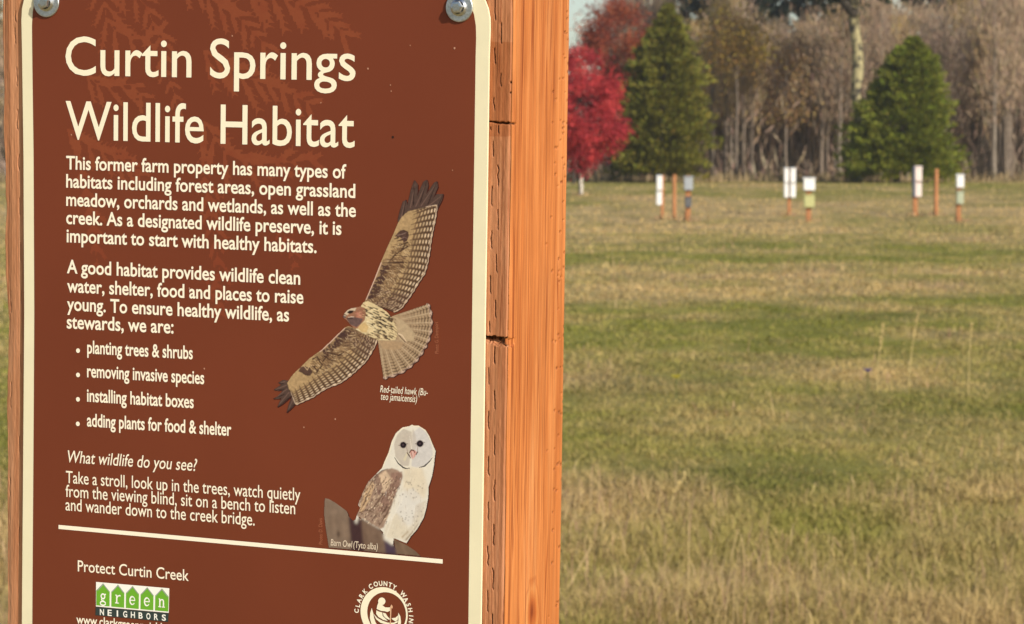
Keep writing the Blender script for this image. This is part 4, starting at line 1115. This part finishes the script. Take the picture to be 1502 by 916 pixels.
field_post(1405.5, 92.4, 256, [(1401, 1412, 257, 275.5, m_wbox, -.13), (1401.4, 1411.6, 281.5, 299.5, m_sage, -.13)], 6.5, 'rightmost field post with a white box above a sage green box')
for px, d, top, w, lab in ((989, 94.6, 256, 4.6, 'bare orange stake between the two leftmost box posts'), (1372.8, 98.1, 248, 5.2, 'bare orange stake in front of the right side of the right conifer')):
    bx, by, bz = at(px, d); k = mpp(d)
    hgt = (HORIZON + (EYE - bz) / k - top) * k
    bm = bm_box((w * k, w * k, hgt + .3), (0, 0, hgt / 2 - .15), .01)
    o = bm_obj('timber_stake', bm, m_stain); o.location = (bx, by, bz); o.rotation_euler = (0, 0, R(12))
    tag(o, lab, 'stake', 'bare stakes in the field')

# ------------------------------------------------------------------ trees
def leaf_quads(P, Nrm, L, W, roll=None):
    """quads at P, long axis Nrm"""
    n = len(P)
    a = Nrm / (np.linalg.norm(Nrm, axis=1)[:, None] + 1e-9)
    r = rng.normal(size=(n, 3)); b = np.cross(a, r); b /= np.linalg.norm(b, axis=1)[:, None] + 1e-9
    L = np.broadcast_to(L, n)[:, None]; W = np.broadcast_to(W, n)[:, None]
    V = np.stack([P - a * L / 2, P + b * W / 2, P + a * L / 2, P - b * W / 2], 1).reshape(-1, 3)
    o = np.arange(n) * 4
    return V, np.stack([o, o + 1, o + 2, o + 3], 1)
def bark(name, c): return mat(name, c, rough=.9, spec=.1, noise=(3, .7, 1.25), bump=(14, .5, .03))
m_leaf = mat('leaves', rough=.65, spec=.15, attr='Col', sub=.3)
m_twig = mat('twigs', rough=.85, spec=.1, attr='Col')
m_bark = bark('grey_bark', (.19, .148, .112)); m_bark2 = bark('pale_bark', (.25, .205, .16)); m_barkd = bark('dark_bark', (.085, .07, .055))

def limbs(H, r0, n, lo, hi, ang, ln, sr, sub=4, wob=.02, sides=5):
    """trunk and limb tubes; returns parts and the tips / points of fine branches"""
    q = np.linspace(0, 1, 9)
    tx = np.cumsum(sr.normal(0, wob * H / 8, 9)); ty = np.cumsum(sr.normal(0, wob * H / 8, 9)); tx -= tx[0]; ty -= ty[0]
    tr = np.stack([tx, ty, q * H], 1)
    parts = [tube_np(tr, r0 * (1.02 - q) ** .75 + .012, sides + 1)]
    segs = []
    for k in range(n):
        t = sr.uniform(lo, hi)
        p = np.array([np.interp(t, q, tr[:, i]) for i in range(3)])
        a = sr.uniform(0, 6.283); el = R(sr.uniform(*ang)); L = H * ln * (1.15 - t) * sr.uniform(.6, 1.2)
        d = np.array([math.cos(a) * math.cos(el), math.sin(a) * math.cos(el), math.sin(el)])
        pts = np.stack([p, p + d * L * .5, p + d * L * .95 + np.array([0, 0, L * .12])])
        rb = r0 * (1.05 - t) * .34
        parts.append(tube_np(pts, np.array([rb, rb * .6, rb * .2]) + .006, 4))
        segs.append((pts[0], pts[1])); segs.append((pts[1], pts[2]))
        for s in range(sub):
            u = sr.uniform(.25, .95); b = pts[0] + (pts[2] - pts[0]) * u
            a2 = a + sr.normal(0, .9); e2 = min(el + sr.normal(.15, .3), 1.45); L2 = L * sr.uniform(.3, .6)
            d2 = np.array([math.cos(a2) * math.cos(e2), math.sin(a2) * math.cos(e2), math.sin(e2)])
            parts.append(tube_np([b, b + d2 * L2], [rb * .35 + .006, .006], 3))
            segs.append((b, b + d2 * L2))
    return parts, segs
def obj_at(name, parts, material, parent, **kw):
    V, F = merge(parts); return mesh_np(name, V, F, material, parent, **kw)

# bare winter trees of the wood: six kinds of crown, then copies
def bare_tree(seed, H, pale, leafc=None):
    sr = np.random.default_rng(seed)
    H = H * 1.0
    th = thing('bare_tree', (0, 0, -500), 'x', 'tree')
    parts, segs = limbs(H, H * .009 + .03, 20, .25, .97, (52, 78), .22, sr, sub=3)
    if seed % 2 == 0:                               # twin stem
        p2, s2 = limbs(H * .85, H * .006 + .02, 12, .3, .97, (52, 78), .2, sr, sub=3)
        for v, f in p2:
            v += np.array([.28 + 0 * v[:, 2], .1 + 0 * v[:, 2], 0 * v[:, 2]]).T + v[:, 2:3] * np.array([[.05, .02, 0]])
        parts += p2; segs += [(a + np.array([.28 + .05 * a[2], .1, 0]), b + np.array([.28 + .05 * b[2], .1, 0])) for a, b in s2]
    obj_at('trunk', parts, pale, th, smooth=True)
    n = 1500
    idx = sr.integers(0, len(segs), n); u = sr.uniform(.2, 1.0, n)
    A = np.array([s[0] for s in segs])[idx]; B = np.array([s[1] for s in segs])[idx]
    P = A + (B - A) * u[:, None] + sr.normal(0, .5, (n, 3))
    D = (B - A); D /= np.linalg.norm(D, axis=1)[:, None]; D = D + sr.normal(0, .5, (n, 3)); D[:, 2] += .8
    V, F = leaf_quads(P + D * .25, D, sr.uniform(.25, .75, n), sr.uniform(.025, .06, n))
    base = np.array([.37, .265, .175]) if leafc is None else np.array(leafc)
    c = base * sr.uniform(.82, 1.15, (n, 1)) * (1 + sr.normal(0, .05, (n, 3)))
    mesh_np('twigs', V, F, m_twig, th, colors=np.repeat(c, 4, 0))
    return th
kinds = [bare_tree(100, 11.0, m_bark), bare_tree(101, 12.0, m_bark2), bare_tree(102, 10.0, m_bark, (.44, .31, .15)), bare_tree(103, 12.5, m_bark, (.29, .21, .155)), bare_tree(104, 9.0, m_bark2, (.31, .23, .155)), bare_tree(105, 11.5, m_bark, (.47, .33, .13))]
used = [False] * 6
def put_bare(kind, px, d, s, label, group, sz=None):
    o = kinds[kind] if not used[kind] else copy_tree(kinds[kind])
    used[kind] = True
    bx, by, bz = at(px, d)
    o.location = (bx, by, bz - .1); o.rotation_euler = (0, 0, random.uniform(0, 6.28)); o.scale = (s, s, sz or s)
    tag(o, label, 'tree', group)
    return o
WOOD = 'bare grey brown tree standing among its like in the dense leafless wood behind the field'
px = -640.0; k = 0
while px < 2250:
    d = random.uniform(168, 196)
    if px < 30 or px > 905 or 150 < px < 720:
        vis = -60 < px < 60 or 820 < px < 1580
        low = any(a < px < b for a, b in ((985, 1050), (1105, 1245), (1312, 1408)))
        q = random.choice([0, 0, 1, 2, 3, 3, 4, 5]); s = random.uniform(.82, 1.14)
        put_bare(q, px, d, s, WOOD, 'bare trees of the wood', sz=min(s, random.uniform(9.0, 10.3) / [11, 12, 10, 12.5, 9, 11.5][q]) if low else s)
        k += 1
    px += random.uniform(4.5, 11) * .62 if px > 880 and px < 1540 else random.uniform(16, 34)
put_bare(1, 1458, 165.5, .9, 'pale barked bare tree at the front of the wood, right of the right conifer', None)

# foliage masses
def crown(name, P, size, cols, parent, up=0.0, material=None, flatn=None):
    n = len(P)
    D = rng.normal(size=(n, 3)); D[:, 2] += up
    V, F = leaf_quads(P, D, size * rng.uniform(.7, 1.4, n), size * rng.uniform(.5, .9, n))
    return mesh_np(name, V, F, material or m_leaf, parent, colors=np.repeat(cols, 4, 0))
def blob_points(n, prof, H, seed, clump=40, cr=.55):
    """points in clumps filling a crown whose radius along height is prof(t)"""
    sr = np.random.default_rng(seed)
    t = sr.uniform(0, 1, clump * 4); r = prof(t)
    keep = sr.random(len(t)) < (r / r.max()) ** 1.5
    t = t[keep][:clump]; m = len(t)
    a = sr.uniform(0, 6.283, m); rr_ = np.sqrt(sr.uniform(.15, 1, m)) * prof(t)
    C = np.stack([np.cos(a) * rr_, np.sin(a) * rr_, t * H], 1)
    i = sr.integers(0, m, n)
    return C[i] + sr.normal(0, cr, (n, 3)) * np.array([1, 1, .8]), sr.uniform(.72, 1.25, m)[i]
def leafy_tree(name, px, d, ytop, half_px, ybot, prof, colr, n, size, label, trunkr=.11, clump=60, cr=.3, group=None, barkm=None, nl=16):
    bx, by, bz = at(px, d); k = mpp(d)
    yb = HORIZON + (EYE - bz) / k
    H = (yb - ytop) * k; h0 = (yb - ybot) * k
    th = thing(name, (bx, by, bz), label, 'tree', group)
    sr = np.random.default_rng(int(px))
    parts, segs = limbs(H * .9, trunkr, nl, max(h0 / H, .12), .9, (40, 70), .34, sr, sub=3)
    obj_at('trunk', parts, barkm or m_barkd, th, smooth=True)
    P, br = blob_points(n, lambda t: prof(t) * half_px * k, H - h0, int(px) + 5, clump, cr)
    P[:, 2] += h0
    hue = np.clip((br - .72) / .53, 0, 1)[:, None]
    c = np.array(colr)[None] * br[:, None] * rng.uniform(.75, 1.25, (n, 1)) * (1 + rng.normal(0, .06, (n, 3))) * (1 + (hue - .5) * np.array([[.1, .4, -.1]]))
    crown('crown', P, size, np.clip(c, 0, 1), th)
    return th, H
vase = lambda t: np.sin(np.clip(t, 0, 1) ** .75 * math.pi * .93 + .06) * (1 - .15 * t)
mp_, _ = leafy_tree('red_maple', 852, 121, 70, 66, 250, lambda t: np.interp(t, [0, .05, .16, .27, .4, .58, .72, .87, 1], [.05, .27, .64, .9, 1.0, .92, .77, .52, .12]), (.46, .045, .052), 19000, .12, 'bright crimson maple with a pale wrapped trunk right beside the timber post', trunkr=.09, clump=230, cr=.24)
k = mpp(121)
v, f = tube_np([(0, 0, -.1), (0, 0, .45), (0, 0, .95)], [.095, .09, .09], 12)
mesh_np('trunk_guard', v, f, mat('white_guard', (.62, .56, .47), rough=.7, noise=(8, .85, 1.05)), mp_, smooth=True)
leafy_tree('orange_maple', 898, 161, 2, 55, 150, lambda t: np.interp(t, [0, .15, .4, .6, .8, .93, 1], [.3, .7, .95, 1.0, .78, .5, .15]), (.34, .085, .04), 10500, .15, 'tall rusty orange red maple behind the crimson maple', trunkr=.14, clump=85, cr=.38)
leafy_tree('yellow_leaved_tree', 1080, 164, 14, 36, 105, lambda t: np.interp(t, [0, .2, .5, .8, 1], [.5, .9, 1, .9, .3]), (.34, .225, .05), 2600, .16, 'slender tree with sparse golden yellow leaves among the bare wood', trunkr=.09, clump=26, cr=.75, barkm=m_bark)
leafy_tree('tan_leaved_tree', 1152, 166, 60, 34, 190, lambda t: np.interp(t, [0, .2, .5, .8, 1], [.5, .9, 1, .8, .3]), (.33, .20, .085), 1700, .16, 'thin tree with sparse tan orange leaves left of the right conifer', trunkr=.1, clump=34, cr=.5, barkm=m_bark)
leafy_tree('red_brown_tree', 842, 150, 52, 26, 200, vase, (.17, .06, .045), 1300, .16, 'thin reddish brown tree mostly hidden behind the crimson maple', trunkr=.09, clump=30, cr=.4)

def conifer(name, px, d, ytop, half, prof, colr, n, label, size=.3, group=None, droop=-.25, tops=1, seed=0, h0=.05, tr=.2, lean=0, rough=.2):
    bx, by, bz = at(px, d); k = mpp(d)
    H = (HORIZON + (EYE - bz) / k - ytop) * k
    th = thing(name, (bx, by, bz), label, 'tree', group)
    sr = np.random.default_rng(seed + int(px))
    q = np.linspace(0, 1, 7)
    v, f = tube_np(np.stack([lean * k * q ** 1.3, q * 0, q * H * .97 - .1], 1), tr * (1.03 - q) + .01, 8)
    mesh_np('trunk', v, f, m_barkd, th, smooth=True)
    nb = int(n / 34)
    Ps = []; Ds = []; Bs = []
    for b in range(nb):
        t = h0 + (1 - h0) * (1 - math.sqrt(1 - sr.uniform(0, .995)) if False else sr.uniform(0, 1) ** 1.15)
        rad = prof(t) * half * k * sr.uniform(1 - 1.3 * rough, 1 + .45 * rough)
        a = sr.uniform(0, 6.283); m = 34
        rad *= .72 + .62 * float(fbm(np.array([a * 1.3 + 7]), np.array([t * 6.5 + seed]), int(px), 2)[0])
        u = sr.uniform(.3, 1, m) ** .7
        rise = sr.uniform(.05, .4) * rad
        x_ = u * rad; z_ = t * H + rise * u - .18 * rad * u ** 2
        wd = .22 * rad * (1.15 - u) + .08
        off = sr.normal(0, 1, m) * wd
        P = np.stack([lean * k * t ** 1.3 + np.cos(a) * x_ - np.sin(a) * off, np.sin(a) * x_ + np.cos(a) * off, z_ + sr.normal(0, .10, m)], 1)
        D = np.stack([np.cos(a) + sr.normal(0, .35, m), np.sin(a) + sr.normal(0, .35, m), droop + .75 + sr.normal(0, .4, m)], 1)
        Ps.append(P); Ds.append(D); Bs.append(np.full(m, sr.uniform(.55, 1.3)))
    P = np.concatenate(Ps); D = np.concatenate(Ds); B = np.concatenate(Bs); n = len(P)
    V, F = leaf_quads(P, D, size * rng.uniform(.7, 1.5, n), size * .42 * rng.uniform(.7, 1.3, n))
    c = np.array(colr)[None] * B[:, None] * rng.uniform(.84, 1.16, (n, 1)) * (1 + rng.normal(0, .07, (n, 3)))
    mesh_np('crown', V, F, m_leaf, th, colors=np.repeat(np.clip(c, 0, 1), 4, 0))
    return th
cone = lambda t: np.interp(t, [0, .08, .25, .5, .75, .92, 1], [.86, 1.0, .97, .80, .50, .24, .05])
broad = lambda t: np.interp(t, [0, .08, .25, .5, .7, .86, .95, 1], [.95, 1.0, .97, .82, .61, .39, .19, .05])
conifer('conifer', 964, 156, 12, 74, lambda t: np.interp(t, [0, .08, .27, .46, .655, .81, .92, 1], [.9, 1.0, 1.0, .92, .74, .46, .25, .06]), (.205, .192, .030), 38000, 'tall olive green conifer just right of the crimson maple', size=.27, lean=16, rough=.34)
conifer('conifer', 1314, 155, 60, 88, broad, (.21, .228, .028), 38000, 'broad green conifer standing alone on the right side of the field edge', size=.26, lean=24, rough=.24)
# tall dark trunk rising behind the broad conifer
bx, by, bz = at(1258, 160); k = mpp(160)
th = thing('tall_fir', (bx, by, bz), 'tall lichen covered trunk rising out of the left edge of the broad conifer', 'tree')
yb = HORIZON + (EYE - bz) / k
zz = lambda y: (yb - y) * k
ptr = [(0, 0, -.2), (0, 0, zz(165)), (-4.5 * k, 0, zz(140)), (-1.0 * k, 0, zz(105)), (-2 * k, 0, zz(72)), (-7.5 * k, 0, zz(34)), (-9 * k, 0, zz(-10)), (-9 * k, 0, zz(-120)), (-8 * k, 0, zz(-300))]
v, f = tube_np(ptr, [9 * k, 7.2 * k, 7.6 * k, 8.4 * k, 7.6 * k, 8 * k, 8 * k, 6 * k, 1 * k], 10)
mt = bpy.data.materials.new('lichen_bark'); mt.use_nodes = True; nt = mt.node_tree
tcn = nt.nodes.new('ShaderNodeTexCoord'); nz_ = nt.nodes.new('ShaderNodeTexNoise'); nz_.inputs['Scale'].default_value = 2.6; nz_.inputs['Detail'].default_value = 6
rp_ = nt.nodes.new('ShaderNodeValToRGB'); rp_.color_ramp.elements[0].position = .42; rp_.color_ramp.elements[0].color = (.05, .042, .03, 1); rp_.color_ramp.elements[1].position = .55; rp_.color_ramp.elements[1].color = (.40, .34, .17, 1)
nt.links.new(tcn.outputs['Object'], nz_.inputs['Vector']); nt.links.new(nz_.outputs[0], rp_.inputs[0]); nt.links.new(rp_.outputs[0], nt.nodes['Principled BSDF'].inputs['Base Color']); nt.nodes['Principled BSDF'].inputs['Roughness'].default_value = .9
mesh_np('trunk', v, f, mt, th, smooth=True)
pr = [tube_np([(-6 * k, -.2, zz(22)), (-15 * k, -.4, zz(17)), (-23 * k, -.5, zz(6)), (-30 * k, -.5, zz(-14))], np.array([7, 7, 6, 4]) * k, 7),
      tube_np([(-4 * k, 0, zz(150)), (-1 * k, -.3, zz(160)), (6 * k, -.6, zz(158))], np.array([3.5, 3, 1]) * k, 6),
      tube_np([(-8 * k, 0, zz(-20)), (20 * k, -.4, zz(-26)), (60 * k, -.6, zz(-20))], np.array([4.2, 3, 1]) * k, 7)]
obj_at('limb', pr, m_barkd, th, smooth=True)
Pq, br = blob_points(9000, lambda t: np.interp(t, [0, .15, .4, .8, 1], [1.0, 1.0, .85, .4, .05]) * 3.3, zz(-320) - zz(-2), 91, 90, .6)
Pq[:, 2] += zz(-2)
crown('crown', Pq, .34, np.array([.05, .062, .034])[None] * br[:, None] * rng.uniform(.7, 1.3, (9000, 1)), th)

# dark conifers behind the wood
tall = lambda t: np.interp(t, [0, .1, .3, .6, .85, 1], [.9, 1, .85, .6, .28, .03])
dark = [(1010, -70), (1050, -110), (1102, -66), (1150, -120), (1192, -90), (1338, -80), (1362, -120), (1398, -70), (1470, -95), (1520, -130), (1575, -90), (1630, -110), (1700, -100), (-4, -20), (-52, -60), (-110, -90), (-170, -60), (-240, -90), (-320, -70), (40, -40),
        (190, -80), (270, -50), (360, -90), (460, -60), (560, -80), (650, -60), (935, -30), (975, -60), (1075, -70), (1126, -60), (1222, -50), (1290, -40), (1430, -50), (1502, -60), (1545, -90), (1790, -80), (1880, -110), (1980, -70), (-420, -90)]
proto = conifer('dark_conifer', 1010, 205, -70, 46, tall, (.042, .055, .036), 6500, 'x', size=.6, group=None, seed=3, tr=.3)
Hp = None
for q, (px, yt) in enumerate(dark):
    o = proto if q == 0 else copy_tree(proto)
    d = random.uniform(199, 214); bx, by, bz = at(px, d)
    s = (HORIZON - yt) / (HORIZON + 70) * d / 205
    o.location = (bx, by, bz); o.scale = (s * random.uniform(.9, 1.15), s, s); o.rotation_euler = (0, 0, random.uniform(0, 6.28))
    tag(o, 'tall dark green conifer rising behind the bare wood', 'tree', 'dark conifers behind the wood')

# far depth of the wood: one grey brown haze of twigs and stems behind the trees one can tell apart
n = 60000
px = rng.uniform(-700, 2300, n); d = rng.uniform(186, 203, n)
gap = (px > 690) & (px < 885)
hh = rng.uniform(0, 1, n) * np.where(gap, 3.0, np.where(((px > 1090) & (px < 1240)) | ((px > 1320) & (px < 1400)), 8.6, 10.4) + 2.5 * (fbm(px * .012, px * 0, 17) - .5)) 
x = (px - CX) / FPX * d
P = np.stack([x, d, gz(d) + hh], 1)
D = rng.normal(0, .55, (n, 3)); D[:, 2] += .7
V, F = leaf_quads(P, D, rng.uniform(.3, 1.0, n), rng.uniform(.06, .16, n))
tone = fbm(px * .016, hh * .25, 23, 3)[:, None]
c = (np.array([.32, .23, .155]) * (1 - tone) + np.array([.46, .32, .15]) * tone) * (.86 + .035 * hh[:, None]) * rng.uniform(.85, 1.12, (n, 1))
o = mesh_np('far_wood', V, F, m_twig, colors=np.repeat(c, 4, 0))
tag(o, 'grey brown depth of the leafless wood behind its nearest trees', 'wood', kind='stuff')

# brush at the foot of the wood: one mass nobody could count
n = 60000
px = rng.uniform(-700, 2300, n); d = rng.uniform(170, 198, n)
gap = (px > 700) & (px < 880)
hh = rng.random(n) ** 1.6 * np.where(gap, 2.2, 8.0) * (.7 + .6 * fbm(px * .02, d * .1, 8))
x = (px - CX) / FPX * d
P = np.stack([x, d, gz(d) + hh], 1)
D = rng.normal(0, .35, (n, 3)); D[:, 2] += 1
V, F = leaf_quads(P, D, rng.uniform(.6, 1.7, n), rng.uniform(.05, .13, n))
c = np.array([.34, .245, .175])[None] * rng.uniform(.75, 1.2, (n, 1)) * (1 + rng.normal(0, .06, (n, 3)))
o = mesh_np('brush', V, F, m_twig, colors=np.repeat(c, 4, 0))
tag(o, 'tangled grey brown brush filling the foot of the leafless wood', 'brush', kind='stuff')

# ------------------------------------------------------------------ autumn haze between the sign and the wood
bm = bmesh.new(); bmesh.ops.create_cube(bm, size=1)
bmesh.ops.scale(bm, vec=(5400, 3000, 42), verts=bm.verts)
bmesh.ops.translate(bm, vec=(0, 1300, 19.7), verts=bm.verts)
mh = bpy.data.materials.new('haze_air'); mh.use_nodes = True
nt = mh.node_tree; nt.nodes.remove(nt.nodes['Principled BSDF'])
pv = nt.nodes.new('ShaderNodeVolumePrincipled'); pv.inputs['Color'].default_value = (.90, .90, .88, 1); pv.inputs['Density'].default_value = .00030; pv.inputs['Anisotropy'].default_value = .2
nt.links.new(pv.outputs[0], nt.nodes['Material Output'].inputs['Volume'])
tag(bm_obj('haze', bm, mh), kind='stuff')
